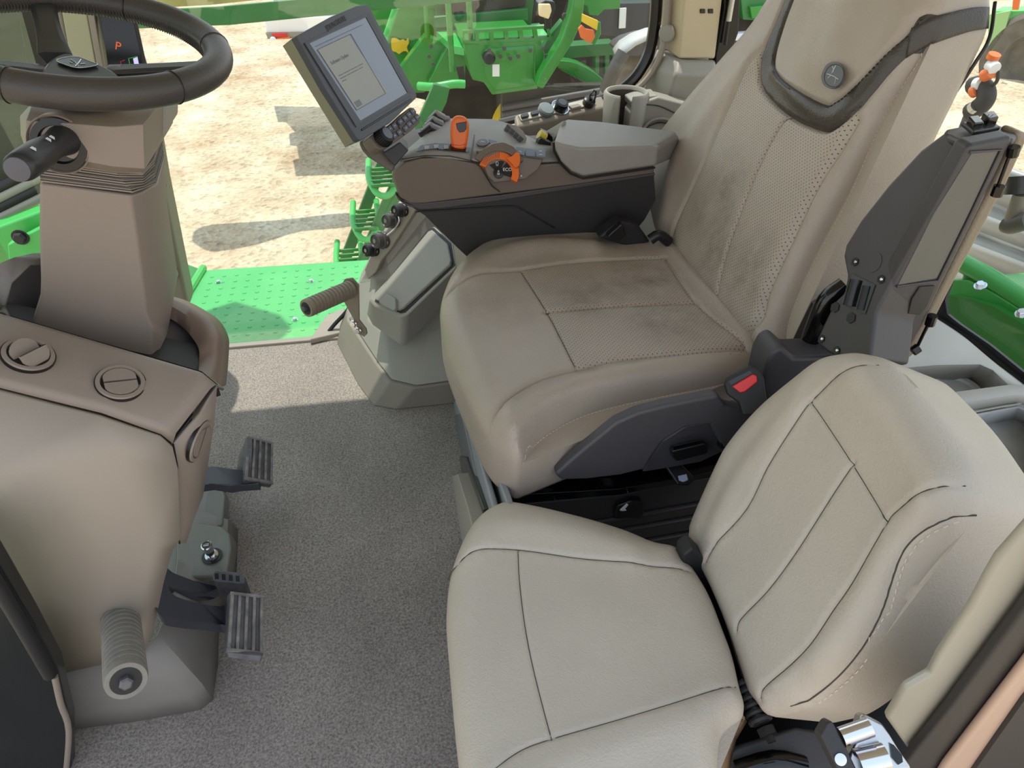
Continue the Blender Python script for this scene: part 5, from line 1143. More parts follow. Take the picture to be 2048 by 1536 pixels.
plate('pad_side', PL(at(485, 930, Z=.13), (-.5, -.6, .6)), [(478, 910), (494, 874), (492, 962), (472, 950)], .004, 'pedal', p1, ext=(.01, 0, -.004))
p2 = thing('small_pedal', 'narrow slotted pedal tab between chrome button and lowest pedal', 'pedal', tuple(at(460, 1165, Z=.08)), g)
mb = MB(); mb.prism(smooth([at(x, y, Z=.100+max(0, 420-x)*.0011) for x, y in ((322, 1125), (350, 1148), (385, 1160), (424, 1162), (436, 1156), (470, 1160), (488, 1170), (470, 1180), (440, 1176), (410, 1186), (360, 1180), (322, 1165))], True, 3), (0, 0, -.024)); mb.build('pedal_arm', 'arm', p2, bevel=.002)
zp2 = .15
mb = MB()
A4 = [(424, 1148), (430, 1140), (480, 1144), (491, 1153), (490, 1166), (476, 1166), (426, 1161)]
mb.prism([at(x, y, Z=zp2) for x, y in A4], (0, 0, -.06)); t_ = mb.build('tab', 'pedal', p2, bevel=.003)
for k in range(4):
    x = 433+k*14; y = 1146+k*1.6; MB().prism([at(a, b, Z=zp2+.0006) for a, b in ((x-4, y), (x+4, y+.5), (x+4.5, y+12), (x-3.5, y+11.5))], (0, 0, -.002)).build('tab_slot', 'black', t_, bevel=.0004)
p3_ = thing('clutch_pedal', 'largest ribbed metal pedal, lowest in view, caked with pale dirt', 'pedal', tuple(at(490, 1300, Z=.06)), g)
pad([(460, 1184), (526, 1192), (525, 1312), (452, 1304)], (490, 1250, .15), (.55, -.25, .8), 'pedal', p3_)
mb = MB(); mb.prism(smooth([at(x, y, Z=.135+max(0, 440-x)*.0013) for x, y in ((306, 1150), (322, 1140), (342, 1184), (385, 1202), (440, 1212), (458, 1206), (462, 1245), (440, 1248), (390, 1242), (345, 1236), (312, 1222))], True, 3), (0, 0, -.028)); mb.build('pedal_arm', 'arm', p3_, bevel=.003)
plate('pad_lip', PL(at(490, 1312, Z=.14), (0, -.8, .4)), [(453, 1304), (525, 1312), (520, 1326), (456, 1316)], .01, 'pedal', p3_, bevel=.002)
# plastic covers and chrome button
pc_ = thing('pedal_box', 'grey plastic pedal housing covers with a chrome button between the pedals', 'cover', (-.42, 1.0, 0))
def boxy(px_t, z, px_b, name, m):
    a = [at(x, y, Z=z) for x, y in px_t]; b = [at(x, y, Z=0.0) for x, y in px_b]; mb = MB(); mb.loft([b, a]); mb.build(name, m, pc_, bevel=.006, seg=3)
m_k = mat('pedal_cover_grey', (122, 120, 112), .4, grain=.1, var=.06, vscale=15)
boxy([(330, 985), (444, 978), (450, 990), (446, 1052), (330, 1060)], .05, [(330, 985), (456, 990), (460, 1010), (450, 1068), (330, 1080)], 'front_cover', m_k)
boxy([(330, 1050), (395, 1046), (445, 1054), (460, 1068), (463, 1095), (455, 1150), (330, 1160)], .075, [(330, 1065), (395, 1062), (456, 1070), (474, 1084), (475, 1100), (462, 1190), (330, 1200)], 'middle_cover', m_k)
c = at(424, 1112, Z=.078); MB().lathe(c, (0, 0, 1), [(.020, 0), (.020, .001), (.018, .001)], 28).build('button_hole', 'black', pc_)
bt_ = MB().lathe(c, (.05, -.25, 1), [(.013, 0), (.013, .005), (.008, .006), (.009, .03), (.0105, .032), (.0105, .048), (.0085, .050)], 28).build('chrome_button', 'chrome', pc_, angle=30)
dd = V((.05, -.25, 1)).normalized(); MB().lathe(c+dd*.0500, dd, [(.008, 0), (.008, .0006)], 24).build('button_face', 'slate', bt_)
for k in (-1, 0, 1): MB().tube([c+dd*.0508+V((-.005, .0025*k, 0)), c+dd*.0508+V((.005, .0025*k, 0))], .0006, 5).build('button_mark', 'white', bt_)
# ================================================================ right hand armrest console
ac = thing('armrest_console', 'brown control armrest with orange dial, lever slots and padded lid', 'armrest', tuple(at(1000, 520, Y=1.5)))
def rowY(L, Y): return [at(x, y, Y=Y) for x, y in L]
prof = [(784, 352), (787, 336), (804, 320), (835, 312), (880, 309), (942, 320), (1000, 326), (1060, 326), (1120, 322), (1200, 330), (1308, 318), (1308, 343), (1150, 366), (1000, 388), (845, 404), (817, 404), (797, 393)]
pc3 = [at(*p, Y=1.47) for p in prof]; cen = sum(pc3, V())/len(pc3)
def shr(s, dy): return [cen+(p-cen)*s+V((0, dy, 0)) for p in pc3]
mb = MB(); mb.loft([[p+V((0, -.012, 0))+(cen-p).normalized()*.006 for p in pc3], pc3, [p+V((0, .17, 0)) for p in pc3]]); mb.build('console_body', 'brown', ac, bevel=.003, angle=30)
sk = [(800, 396), (818, 405), (845, 406), (1000, 390), (1150, 368), (1308, 345), (1312, 400), (1290, 440), (1240, 500), (940, 520), (900, 482), (850, 432), (812, 408)]
plate('console_skirt', PY(1.475), sk, .16, 'darker', ac, ext=(0, .15, 0), bevel=.006)
plate('skirt_lip', PY(1.465), [(790, 388), (805, 400), (845, 406), (1000, 390), (1310, 346), (1311, 352), (1000, 402), (880, 418), (840, 420), (812, 412), (796, 400)], .02, 'dark', ac, ext=(0, .02, 0), bevel=.003)
tube('skirt_seam', [at(x, y, Y=1.473) for x, y in ((830, 424), (1020, 412), (1036, 414), (1110, 456))], .0015, 'black', ac)
# deck
r0 = [(800, 322), (850, 311), (942, 321), (1000, 325), (1060, 325), (1122, 322)]
r1 = [(812, 303), (850, 291), (942, 301), (1000, 296), (1060, 298), (1112, 296)]
r2 = [(834, 284), (862, 262), (940, 262), (1000, 262), (1050, 284), (1108, 292)]
r3 = [(846, 266), (874, 238), (985, 240), (1022, 250), (1052, 272), (1112, 284)]
ys = [1.458, 1.50, 1.57, 1.64]
rows = [rowY(a, Y) for a, Y in zip((r0, r1, r2, r3), ys)]
mb = MB(); mb.loft(rows+[[p+V((0, .01, -.06)) for p in rows[3]]], caps=False, closed=False); mb.build('deck', 'deck', ac, angle=30, solid=.004)
dk1 = P3(rows[0][1], rows[0][2], rows[1][1]); dk1.o = dk1.o+dk1.n*.0055
dk2 = P3(rows[1][3], rows[2][3], rows[1][2]); dk2.o = dk2.o+dk2.n*.0045
tube('deck_seam', [dk1.hit(x, y) for x, y in ((805, 318), (850, 311), (900, 312), (942, 321))]+[at(945, 322, Y=1.455), at(962, 335, Y=1.452), at(984, 372, Y=1.452), at(1000, 384, Y=1.452)], .0011, 'black', ac)
tube('deck_seam', [dk2.hit(949, 270), dk2.hit(945, 296), dk1.hit(942, 320)], .0012, 'black', ac)
plate('lever_gate', dk1, [(833, 303), (841, 291), (870, 286), (910, 288), (940, 296), (936, 304), (905, 301), (870, 297), (850, 299)], .001, 'gloss', ac, h=.001)
for x, y in ((854, 293), (873, 291), (893, 292)):
    plate('gate_tab', dk1, [(x-6, y-2), (x+5, y-2.5), (x+4, y+4), (x-5, y+5)], .002, 'deck', ac, h=.003, bevel=.0006)
# orange lever
lvp = PL(at(918, 298, Y=1.50), (-.1, -1, .25))
oo = smooth([lvp.hit(*p) for p in ((901, 250), (904, 239), (912, 232), (924, 232), (934, 238), (938, 252), (936, 276), (931, 296), (918, 300), (905, 296), (901, 276))], True, 4)
ol = thing('throttle_lever', 'orange rounded lever with black window standing in the slotted gate', 'lever', tuple(at(918, 300, Y=1.50)))
mb = MB().prism([p+lvp.n*.012 for p in oo], -lvp.n*.026); mb.build('lever_grip', 'orange', ol, bevel=.008, seg=5)
plate('lever_window', lvp, [(912, 247), (933, 243), (933, 258), (928, 264), (919, 265), (914, 258)], .004, 'gloss', ol, h=.0135, bevel=.001)
tube('lever_stem', [lvp.hit(918, 294), at(920, 312, Y=1.49)], .007, 'black', ol)
tube('grip_groove', [p+lvp.n*.0122 for p in (lvp.hit(903, 287), lvp.hit(918, 290), lvp.hit(932, 287))], .0006, 'red', ol)
# finger rollers at the far front corner
for k in range(6):
    t = k/5; a = at(850+38*t*.3-8+t*8, 272-30*t, Y=1.56+.05*t); b = at(876+10*t, 266-30*t, Y=1.58+.05*t)
    MB().tube([a, a.lerp(b, .5)+V((0, 0, .012)), b], .009, 12).build('finger_roller', 'black' if k % 2 == 0 else 'deck', ac)
MB().loft([rowY([(842, 284), (850, 262), (872, 238), (884, 234)], 1.62), rowY([(862, 284), (872, 262), (886, 240), (900, 236)], 1.63)], caps=False, closed=False).build('roller_cheek', 'deck', ac, solid=.01)
# round button and strip keys
c = dk2.hit(965, 286); s = MB().lathe(c, dk2.n, [(.013, 0), (.013, .003), (.011, .003), (.010, .0015)], 28).build('round_button', 'deck', ac)
MB().lathe(c+dk2.n*.001, dk2.n, [(.0095, 0), (.0095, .002)], 24).build('button_cap', 'key', s)
ux_ = (dk2.hit(975, 288)-c); uy_ = (dk2.hit(966, 276)-c); words('button_text', 'A/S', c+dk2.n*.003, ux_, uy_, .006, 'white', s)
stp = dk2.off(.001)
for px in ([(977, 278), (994, 282), (992, 289), (979, 286)], [(997, 283), (1014, 287), (1012, 291), (998, 289)], [(1033, 293), (1049, 296), (1049, 311), (1034, 307)], [(1051, 296), (1070, 299), (1070, 313), (1052, 311)], [(1072, 299), (1092, 300), (1091, 314), (1073, 313)]):
    plate('strip_key', stp, px, .002, 'key', ac, h=.001, bevel=.0008)
for a, b in (((1038, 302), (1043, 304)), ((1078, 302), (1084, 302)), ((1078, 309), (1085, 309))):
    tube('key_mark', [stp.off(.0012).hit(*a), stp.off(.0012).hit(*b)], .0006, 'white', ac)
# keypad fan
kp = PL(at(1028, 268, Y=1.57), (-.35, -.75, .6))
kpd = plate('keypad', kp, [(1015, 246), (1035, 251), (1047, 262), (1054, 276), (1049, 290), (1022, 284), (1000, 277), (1006, 260)], .03, 'deck', ac, bevel=.002, ext=(0, .03, -.03))
for r in range(4):
    for q in range(4):
        t0, t1 = q/4, (q+.86)/4; s0, s1 = r/4, (r+.8)/4
        def g_(t, s): a = (1015+(1049-1015)*t, 249+(281-249)*t*.95); b = (1002+(1042-1002)*t, 273+(287-273)*t); return kp.hit(a[0]+(b[0]-a[0])*s, a[1]+(b[1]-a[1])*s)+kp.n*.0012
        MB().prism([g_(t0, s0), g_(t1, s0), g_(t1, s1), g_(t0, s1)], kp.n*.001).build('keypad_key', 'slate', kpd, bevel=.0004)
# orange dial
dn = V((-.12, -.78, .62)).normalized(); dpl = PL(at(997, 346, Y=1.44), dn); dc0 = dpl.hit(997, 347)
rec = [(954, 302), (970, 299), (985, 287), (1008, 284), (1028, 293), (1042, 312), (1088, 317), (1077, 339), (1052, 359), (989, 366), (976, 353), (961, 316)]
plate('dial_bezel', PL(at(1010, 330, Y=1.447), (-.05, -.9, .43)), rec, .02, 'brown', ac, bevel=.004, seg=3, ext=(0, .03, -.01))
dx = dpl.u; dy = dpl.v; RO = (dpl.hit(1038, 347)-dc0).length
def sector(r0_, r1_, a0, a1, h0, h1, name, m, par, n=28):
    mb = MB(); P = []
    an = [radians(a0+(a1-a0)*k/n) for k in range(n+1)]
    out = [dc0+dx*cos(t)*r1_+dy*sin(t)*r1_+dn*h0 for t in an]+[dc0+dx*cos(t)*r0_+dy*sin(t)*r0_+dn*h0 for t in an[::-1]]
    mb.prism(out, dn*(h1-h0)); return mb.build(name, m, par, bevel=.0012)
dl = sector(RO*1.02, RO*1.32, 25, 150, -.01, .012, 'dial_hood', 'brown', ac)
od = sector(RO*.66, RO, -28, 158, -.005, .008, 'orange_dial', 'orange', ac)
for k in range(11):
    t = radians(88+k*6); MB().tube([dc0+(dx*cos(t)+dy*sin(t))*RO*.70+dn*.0083, dc0+(dx*cos(t)+dy*sin(t))*RO*.97+dn*.0083], .0006, 5).build('dial_groove', mat('groove_brown', (140, 60, 20), .6) if k == 0 and 'gr' not in M else M.get('gr') or 'brown', od)
t = radians(40); c = dc0+(dx*cos(t)+dy*sin(t))*RO*.98
MB().prism(smooth([c+dx*a+dy*b+dn*.006 for a, b in ((-.016, .0), (-.004, .004), (.004, .012), (.012, .008), (.012, -.012), (.004, -.02), (-.004, -.012))], True, 3), dn*.012).build('thumb_stop', 'orange', od, bevel=.002)
s1 = sector(RO*.26, RO*.62, 62, 140, -.004, .004, 'mode_button', 'black', ac); s2 = sector(RO*.26, RO*.62, -14, 54, -.004, .004, 'mode_button', 'black', ac)
s3 = MB().lathe(dc0-dn*.002, dn, [(RO*.24, 0), (RO*.24, .007), (RO*.2, .008)], 28).build('mode_button', 'black', ac)
t = radians(20); words('button_text', 'ECO', dc0+(dx*cos(t)+dy*sin(t))*RO*.46+dn*.004, dx, dy, .0095, 'white', s2)
def glyph(c, L, par, m='white', r=.0005):
    for l in L: MB().tube([c+dx*a*.001+dy*b*.001 for a, b in l], r, 5).build('button_symbol', m, par)
t = radians(98); c = dc0+(dx*cos(t)+dy*sin(t))*RO*.45+dn*.0046
glyph(c, [[(-2.5, -4), (2.5, -4)], [(-1.2, 4), (-2.6, 1), (-2.2, -1.6), (2.2, -1.6), (2.6, 1), (1.2, 4), (-1.2, 4)]], s1)
glyph(dc0+dn*.0068, [[(-3, -4), (2, -4)], [(-1, 4), (-1, 0), (1, 0), (1, 4), (-1, 4)], [(-3, -1), (0, -2.5), (3, -1), (1, -4)]], s3)
glyph(dpl.off(.002).hit(1043, 352), [[(-1, 2), (1, 1), (0, -2), (-1.5, -1), (-1, 2)]], ac)
# yellow thumb wheel
MB().tube([at(1078, 268, Y=1.58), at(1090, 276, Y=1.58)], .0105, 20).build('thumb_wheel', 'yellow', ac)
plate('wheel_guard', PY(1.56), [(1074, 291), (1078, 280), (1083, 276), (1092, 282), (1102, 286), (1102, 294)], .01, 'darker', ac, ext=(0, .02, 0), bevel=.001)
plate('wheel_slot', PY(1.60), [(1084, 262), (1098, 268), (1106, 276), (1104, 290), (1088, 288)], .01, 'black', ac, ext=(0, .02, 0))
# padded lid
nr = rowY([(1108, 282), (1110, 300), (1122, 324), (1142, 343), (1166, 353), (1312, 331), (1316, 296), (1300, 292), (1160, 296), (1125, 288)], 1.44)
fr2 = [at(x, y, Z=z) for x, y, z in ((1120, 246, .705), (1122, 262, .69), (1126, 280, .66), (1140, 300, .64), (1160, 320, .63), (1340, 320, .63), (1360, 275, .68), (1352, 263, .70), (1200, 243, .715), (1136, 238, .712))]
mb = MB(); mb.loft([nr, [a.lerp(b, .12)+V((0, 0, .0)) for a, b in zip(nr, fr2)], fr2]); mb.build('armrest_lid', 'deck', ac, bevel=.006, seg=4)
tube('lid_gap', rowY([(1107, 284), (1108, 302), (1121, 327), (1141, 347), (1166, 357), (1310, 335)], 1.447), .0022, 'black', ac)
plate('lid_front_flap', PL(at(1112, 265, Y=1.6), (-.8, -.3, .5)), [(1092, 262), (1128, 240), (1120, 262), (1106, 280)], .01, 'greyp', ac, bevel=.002)
# ================================================================ display monitor
mo = thing('touch_monitor', 'grey framed monitor with lit pale screen tilted over the armrest nose', 'monitor', tuple(at(760, 320, Y=1.42)))
mn = V((.767, -.448, .46)).normalized(); mp = PL(at(712, 142, Y=1.36), mn)
fq = [(592, 72), (660, 34), (712, 12), (733, 9), (739, 14), (790, 110), (834, 190), (832, 197), (780, 246), (722, 281), (716, 279), (650, 176)]
F_ = [mp.hit(*p) for p in fq]
tlb = mp.off(-.045).hit(565, 92); sh_ = tlb-F_[0]; blb = mp.off(-.045).hit(690, 295)
mid = [p-mn*.012 for p in F_]
Bk = [p+sh_*.9 for p in F_]; Bk[0] = tlb; Bk[-2] = blb; Bk[-3] = blb.lerp(F_[-3]+sh_, .3); Bk[-1] = tlb.lerp(blb, .52)
mb = MB(); mb.loft([Bk, mid]); mb.build('rear_shell', 'olive', mo, bevel=.003)
mb = MB(); mb.loft([mid, F_]); bz = mb.build('bezel', 'slate', mo, bevel=.0015)
sq = [(618, 87), (731, 35), (814, 186), (720, 242)]
bq_ = mp.off(.0006)
inn = [(608, 86), (737, 27), (822, 190), (712, 254)]
for i in range(4):
    a, b = inn[i], inn[(i+1) % 4]; c_, d_ = sq[(i+1) % 4], sq[i]
    MB().prism([bq_.hit(*a), bq_.hit(*b), bq_.hit(*c_), bq_.hit(*d_)], mn*.0015).build('inner_frame', 'slate' if i != 1 else 'black', bz)  # right strip black: shade of the screen recess put into the colour
scm = mat('lit_screen', (118, 128, 146), .22, emit=.10); 
scn = plate('screen', mp, sq, .001, scm, mo, h=.0014)
m_ln = mat('screen_grey', (96, 100, 108), .3); m_pn = mat('screen_panel', (132, 134, 128), .3, emit=.12)
tp = mp.off(.0026)
def scr(s, t):
    a = (sq[0][0]+(sq[1][0]-sq[0][0])*s, sq[0][1]+(sq[1][1]-sq[0][1])*s); b = (sq[3][0]+(sq[2][0]-sq[3][0])*s, sq[3][1]+(sq[2][1]-sq[3][1])*s)
    return (a[0]+(b[0]-a[0])*t, a[1]+(b[1]-a[1])*t)
def spt(s, t, h=.0): return mp.off(.0018+h).hit(*scr(s, t))
MB().prism([spt(.06, .10), spt(.62, .10), spt(.70, .88), spt(.06, .88)], mn*.0002).build('dialog_panel', m_pn, scn)
tube('dialog_border', [spt(.06, .10, .0004), spt(.66, .10, .0004), spt(.66, .88, .0004), spt(.06, .88, .0004)], .0006, m_ln, scn, closed=True, n=5)
hx = (spt(.5, .1)-spt(.1, .1)); hy = spt(.1, .1)-spt(.1, .5)
words('screen_text', 'Software Update', spt(.12, .30), hx, hy, .0085, m_ln, scn, align='LEFT')
for t_, segs in ((.46, ((.12, .2), (.22, .34), (.36, .47), (.49, .58))), (.495, ((.12, .24), (.26, .31), (.33, .46), (.48, .55))), (.53, ((.12, .2),))):
    for s0_, s1_ in segs: tube('faint_text_line', [spt(s0_, t_, .0003), spt(s1_, t_, .0003)], .0007, m_ln, scn, n=5)
MB().prism([spt(.09, .79), spt(.2, .79), spt(.2, .86), spt(.09, .86)], mn*.0004).build('screen_button', m_ln, scn)
tube('screen_line', [spt(.06, .06), spt(.9, .06)], .0005, m_ln, scn, n=5)
tc_ = bq_.hit(673, 46); words('brand_text', 'JOHN DEERE', tc_, bq_.hit(700, 31)-tc_, tc_-bq_.hit(679, 56), .012, mat('engraved', (28, 29, 33), .5), bz)
tube('stylus_slot', [bq_.hit(723, 260), bq_.hit(822, 199)], .0016, 'black', bz, n=6)
# keypad under the monitor
kn_ = V((.55, -.62, .56)).normalized(); kq = PL(at(785, 270, Y=1.37), kn_)
kb = smooth([kq.hit(*p) for p in ((758, 264), (790, 240), (819, 215), (829, 220), (840, 238), (836, 249), (808, 272), (772, 296), (758, 298), (748, 288), (740, 272))], True, 3)
kbo = MB().prism(kb, -kn_*.03).build('keypad_body', 'brown', mo, bevel=.003, seg=3)
kx = (kq.hit(824, 224)-kq.hit(799, 245)).normalized(); ky = kn_.cross(kx)
for x, y in ((778, 259), (787, 253), (799, 245), (808, 238), (816, 231), (824, 224), (787, 273), (797, 266), (810, 258), (817, 250), (825, 243), (833, 236)):
    c = kq.hit(x, y); k_ = MB().box(c+kn_*.002, (.0112, .0100, .006), (kx, ky, kn_)).build('key', 'key', kbo, bevel=.0012)
    MB().tube([c+kn_*.0052-kx*.002, c+kn_*.0052+kx*.002], .0005, 5).build('key_mark', 'white', kbo)
tube('keypad_seam', [kq.hit(792, 246)+kn_*.001, kq.hit(808, 271)+kn_*.001], .001, 'black', kbo)
c = kq.hit(764, 276); ka = (kn_*.8+V((.1, .2, .1))).normalized()
kb_ = MB(); pr2 = []
kb_.lathe(c, ka, [(.017, -.004), (.018, .006), (.016, .014), (.012, .016)], 28); kbb = kb_.build('rotary_knob', 'rubber', kbo, angle=30)
for k in range(28):
    t = 2*pi*k/28; a_ = ka.cross(V((0, 0, 1))).normalized(); b2_ = ka.cross(a_); e = a_*cos(t)+b2_*sin(t)
    MB().tube([c+e*.018-ka*.003, c+e*.0187+ka*.006, c+e*.016+ka*.0145], .0007, 4).build('knob_rib', 'black', kbb)
MB().lathe(c+ka*.016, ka, [(.0115, 0), (.0115, .001)], 24).build('knob_face', 'key', kbb)
# arm from console nose to monitor
am = PY(1.40)
mb = MB(); P_ = [(718, 287), (742, 271), (760, 298), (800, 284), (818, 301), (800, 330), (786, 350), (738, 318), (724, 302)]
plate('monitor_arm', PL(at(765, 310, Y=1.42), (.2, -.9, .35)), [(717, 286), (742, 272), (752, 292), (762, 298), (800, 284), (792, 330), (785, 348), (736, 316), (724, 302)], .06, mat('arm_brown', (92, 82, 70), .45, grain=.1), mo, ext=(.0, .05, 0), bevel=.006)
plate('arm_inset', PL(at(765, 310, Y=1.405), (.2, -.9, .35)), [(765, 306), (800, 284), (818, 301), (808, 312), (790, 334)], .03, 'darker', mo, ext=(0, .05, 0), bevel=.003)
# ================================================================ cabinet below the console
cb = thing('side_cabinet', 'grey moulded side cabinet with lidded storage bin and round sockets', 'cabinet', (.0, 1.7, 0))
Z7 = lambda x, y, z: at(x, y, Z=z)
k0 = [Z7(674, 688, 0), Z7(714, 768, 0), Z7(746, 812, 0), Z7(792, 820, 0), Z7(906, 808, 0), Z7(1000, 796, 0)]
k1 = [Z7(694, 640, .09), Z7(757, 736, .07), Z7(779, 764, .07), Z7(829, 776, .07), Z7(918, 764, .07), Z7(1000, 752, .07)]
bkY = 1.93
def closeb(r): return r+[V((r[-1].x, bkY, r[-1].z)), V((r[0].x, bkY, r[0].z))]
k0 = closeb(k0); k1 = closeb(k1)
mb = MB(); mb.loft([k0, k1]); mb.build('kick_base', mat('kick_grey', (132, 124, 114), .5, grain=.15, var=.05, vscale=14), cb, bevel=.005, seg=3)
k1b = [p+V((.004, .006, .001)) for p in k1]
b1 = closeb([at(706, 625, Y=1.86), at(735, 640, Y=1.76), at(770, 668, Y=1.68), at(860, 668, Y=1.635), at(935, 640, Y=1.63), at(1010, 640, Y=1.63)])
b2 = closeb([at(722, 560, Y=1.89), at(752, 560, Y=1.86), at(800, 560, Y=1.84), at(880, 560, Y=1.80), at(950, 560, Y=1.72), at(1010, 560, Y=1.69)])
b3 = closeb([at(800, 408, Y=1.90), at(828, 408, Y=1.89), at(860, 420, Y=1.88), at(900, 430, Y=1.86), at(960, 440, Y=1.80), at(1010, 440, Y=1.78)])
mb = MB(); mb.loft([k1b, b1, b2, b3]); mb.build('cabinet_body', 'greyp', cb, bevel=.006, seg=3)
A_, B_2, D_ = at(780, 566, Y=1.68), at(804, 630, Y=1.56), at(902, 486, Y=1.64)
lid = P3(A_, B_2, D_)
rt = [lid.hit(*p) for p in ((738, 596), (750, 611), (803, 633), (815, 629), (914, 534), (907, 486), (869, 451), (858, 456), (774, 560))]
rb3 = [at(732, 628, Y=1.68), at(745, 652, Y=1.66), at(802, 692, Y=1.615), at(812, 690, Y=1.61), at(888, 614, Y=1.63), at(900, 560, Y=1.70), at(880, 500, Y=1.76), at(860, 500, Y=1.78), at(766, 590, Y=1.76)]
mb = MB(); mb.loft([rb3, rt]); bn_ = mb.build('storage_bin', 'greyp', cb, bevel=.006, seg=4)
lidp = [lid.hit(*p) for p in ((754, 601), (800, 623), (809, 619), (904, 532), (906, 524), (898, 490), (868, 463), (861, 466), (780, 564))]
MB().prism([p-lid.n*.001 for p in [lid.hit(*q) for q in ((750, 603), (802, 627), (811, 625), (910, 531), (902, 486), (868, 456), (858, 458), (774, 564))]], lid.n*.003).build('lid_gap', 'darker', bn_)
ld = MB().prism(lidp, lid.n*.010).build('bin_lid', 'greyp', cb, bevel=.003, seg=3)
plate('lid_latch', lid, [(756, 604), (768, 590), (776, 588), (790, 596), (791, 616), (786, 621), (764, 610)], .012, 'greyp', ld, h=.020, bevel=.003)
# sockets down the sunlit front edge
sk_n = V((-.75, -.6, .25)).normalized()
pnl = PL(at(775, 490, Y=1.83), (-.6, -.75, .2))
plate('socket_panel', pnl, [(736, 560), (728, 540), (744, 505), (800, 415), (828, 408), (832, 420), (780, 500), (762, 522), (752, 545)], .03, 'flank', cb, ext=(.02, .03, 0), bevel=.004)
for (x, y, r, m_, rib) in ((748, 499, .017, 'rubber', 1), (766, 480, .021, 'dark', 0), (788, 440, .019, 'dark', 0), (806, 420, .016, 'rubber', 1)):
    c = pnl.hit(x, y)+sk_n*.004; s_ = MB().lathe(c, sk_n, [(r*1.15, -.01), (r*1.15, .006), (r, .008), (r, .024), (r*.8, .027), (r*.7, .024)], 24).build('round_socket', m_, cb)
    MB().lathe(c, sk_n, [(r*1.25, 0), (r*1.25, .003)], 6).build('socket_nut', 'chrome', s_)
    MB().lathe(c+sk_n*.024, sk_n, [(r*.3, 0), (r*.3, .003)], 10).build('socket_pin', 'chrome', s_)
tube('socket_chain', [pnl.hit(x, y)+sk_n*.01 for x, y in ((800, 425), (804, 440), (796, 455), (790, 462), (780, 470))], .003, 'chrome', cb, sm=3)
# ================================================================ switch ledge on the right wall
sl = thing('switch_ledge', 'pale wall ledge with row of switches and round knobs by the window', 'ledge', tuple(at(1120, 300, Y=1.8)))
zt = .665
tA, tB, tC, tD = at(1034, 254, Z=zt-.01), at(1216, 214, Z=zt-.01), at(1204, 190, Z=zt+.01), at(1028, 229, Z=zt+.01)
bt0 = [tA, tB, tC, tD]; lowr = [p+V((0, .02 if i < 2 else .0, -.16)) for i, p in enumerate(bt0)]
mb = MB(); mb.loft([lowr, bt0]); mb.build('ledge_body', 'flank', sl, bevel=.008, seg=4)
tpn = P3(tA, tB, tD); tpn.o = tpn.o+tpn.n*.0005
MB().prism([tpn.hit(*p) for p in ((1042, 243), (1192, 209), (1186, 196), (1036, 231))], tpn.n*.003).build('ledge_insert', mat('pale_insert', (198, 194, 178), .5), sl, bevel=.0015)
tpn = tpn.off(.0035)
for x, y in ((1048, 231), (1068, 226)):
    MB().prism([tpn.hit(x-8, y+1), tpn.hit(x+6, y-2), tpn.hit(x+9, y+5), tpn.hit(x-5, y+8)], tpn.n*.008).build('rocker_switch', 'slate', sl, bevel=.002)
MB().lathe(tpn.hit(1091, 222), tpn.n, [(.021, 0), (.021, .008), (.018, .012), (.006, .013)], 24).build('flip_cap', mat('cap_grey', (120, 130, 132), .4), sl)
k = MB().lathe(tpn.hit(1120, 215), tpn.n, [(.022, 0), (.022, .002), (.017, .002), (.0175, .016), (.016, .019)], 28).build('round_knob', 'black', sl); MB().lathe(tpn.hit(1120, 215)+tpn.n*.0005, tpn.n, [(.024, 0), (.024, .0015)], 28).build('knob_skirt', 'chrome', k)
MB().lathe(tpn.hit(1120, 215)+tpn.n*.019, tpn.n, [(.012, 0), (.011, .0015)], 20).build('knob_cap', 'slate', k)
MB().prism([tpn.hit(*p) for p in ((1136, 213), (1155, 209), (1162, 214), (1143, 219))], tpn.n*.004).build('blank_plate', 'greyp', sl, bevel=.001)
MB().lathe(tpn.hit(1176, 208), tpn.n, [(.016, 0), (.016, .014), (.013, .016), (.005, .017), (.004, .022)], 24).build('power_socket', 'black', sl)
tube('socket_cord', [tpn.hit(1178, 204)+tpn.n*.012, at(1180, 192, Y=1.80), at(1188, 181, Y=1.80), at(1192, 186, Y=1.80), tpn.hit(1188, 205)], .0022, 'rubber', sl, sm=5)
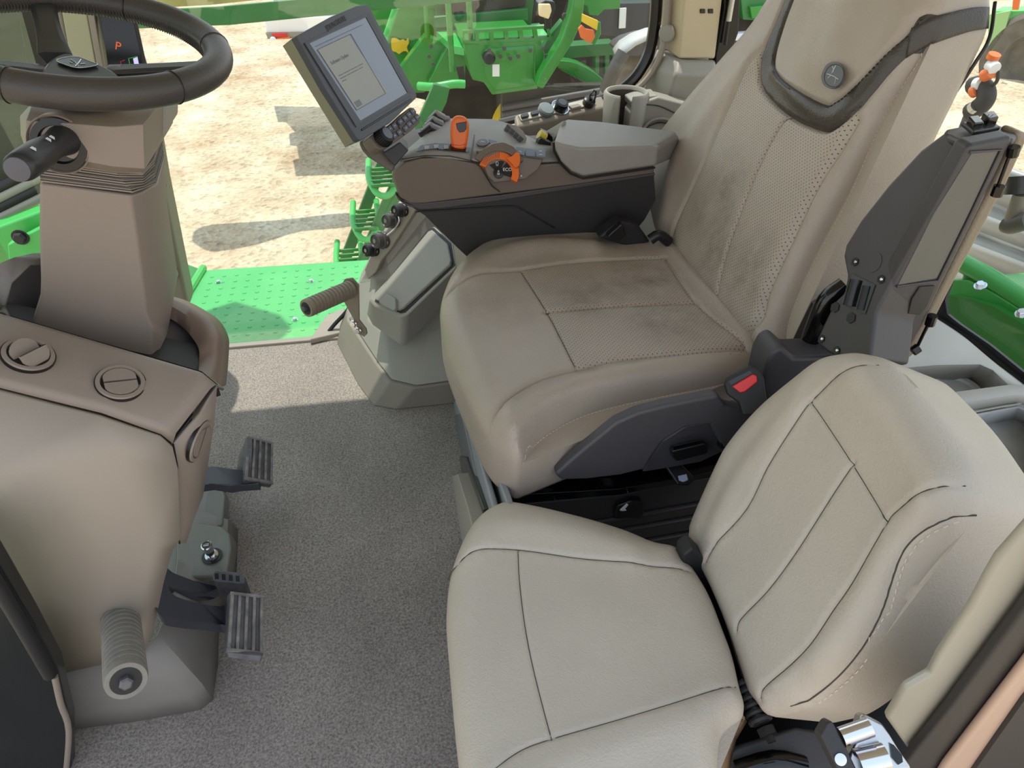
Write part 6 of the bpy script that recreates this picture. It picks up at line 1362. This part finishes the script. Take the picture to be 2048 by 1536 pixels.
# ================================================================ cup holder
ch = thing('cup_holder', 'open fronted grey cup holder at the foot of the rear pillar', 'cup holder', tuple(at(1250, 240, Y=1.78)))
cc = at(1253, 184, Z=.715); ro = (at(1298, 184, Z=.715)-cc).length; ri = ro*.80; hh = .115
tdir = atan2((CC-cc).y, (CC-cc).x); mb = MB(); rings = []
for k in range(49):
    t = tdir+radians(20)+(2*pi-radians(36))*k/48; e = V((cos(t), sin(t), 0))
    rings.append([cc+e*ri+V((0, 0, -.002)), cc+e*(ri+.004)+V((0, 0, .003)), cc+e*(ro-.004)+V((0, 0, .003)), cc+e*ro+V((0, 0, -.002)), cc+e*(ro*.92)+V((0, 0, -hh)), cc+e*(ri*.92)+V((0, 0, -hh))])
mb.loft(rings); mb.build('cup_wall', 'greyp', ch, angle=50)
MB().lathe(cc+V((0, 0, -hh)), (0, 0, 1), [(ro*.90, -.008), (ro*.90, .002)], 32).build('cup_floor', 'darker', ch)
MB().lathe(cc+V((0, 0, -hh*.98)), (0, 0, 1), [(ri*.9, 0), (ri*.99, hh*.96), (ri*.975, hh*.96), (ri*.88, .001)], 40).build('cup_liner', 'darker', ch) if False else None
rings = []
for k in range(49):
    t = tdir+radians(20)+(2*pi-radians(36))*k/48; e = V((cos(t), sin(t), 0)); rings.append([cc+e*(ri*.995)+V((0, 0, -.006)), cc+e*(ri*.999)+V((0, 0, -.006)), cc+e*(ri*.915)+V((0, 0, -hh)), cc+e*(ri*.90)+V((0, 0, -hh))])
MB().loft(rings).build('cup_liner', mat('liner_brown', (70, 62, 54), .7), ch, angle=50)
plate('cup_bracket', PY(1.80), [(1262, 202), (1286, 194), (1316, 190), (1318, 196), (1290, 208), (1262, 216)], .05, 'greyp', ch, ext=(0, .06, 0), bevel=.004)
plate('speaker_panel', PY(1.79), [(1258, 262), (1262, 226), (1276, 208), (1318, 194), (1400, 215), (1400, 290), (1258, 290)], .05, 'greyp', ch, ext=(0, .06, 0), bevel=.006)
tube('panel_line', [at(x, y, Y=1.788) for x, y in ((1272, 250), (1276, 222), (1286, 210), (1318, 212), (1350, 226))], .0015, 'darker', ch, sm=4)
for r in (0, 1): tube('speaker_arc', [at(x, y+r*8, Y=1.785) for x, y in ((1288, 256-r*4), (1300, 243), (1318, 237), (1338, 240), (1352, 250))], .004 if r == 0 else .002, 'greyp' if r == 0 else 'darker', ch, sm=4)
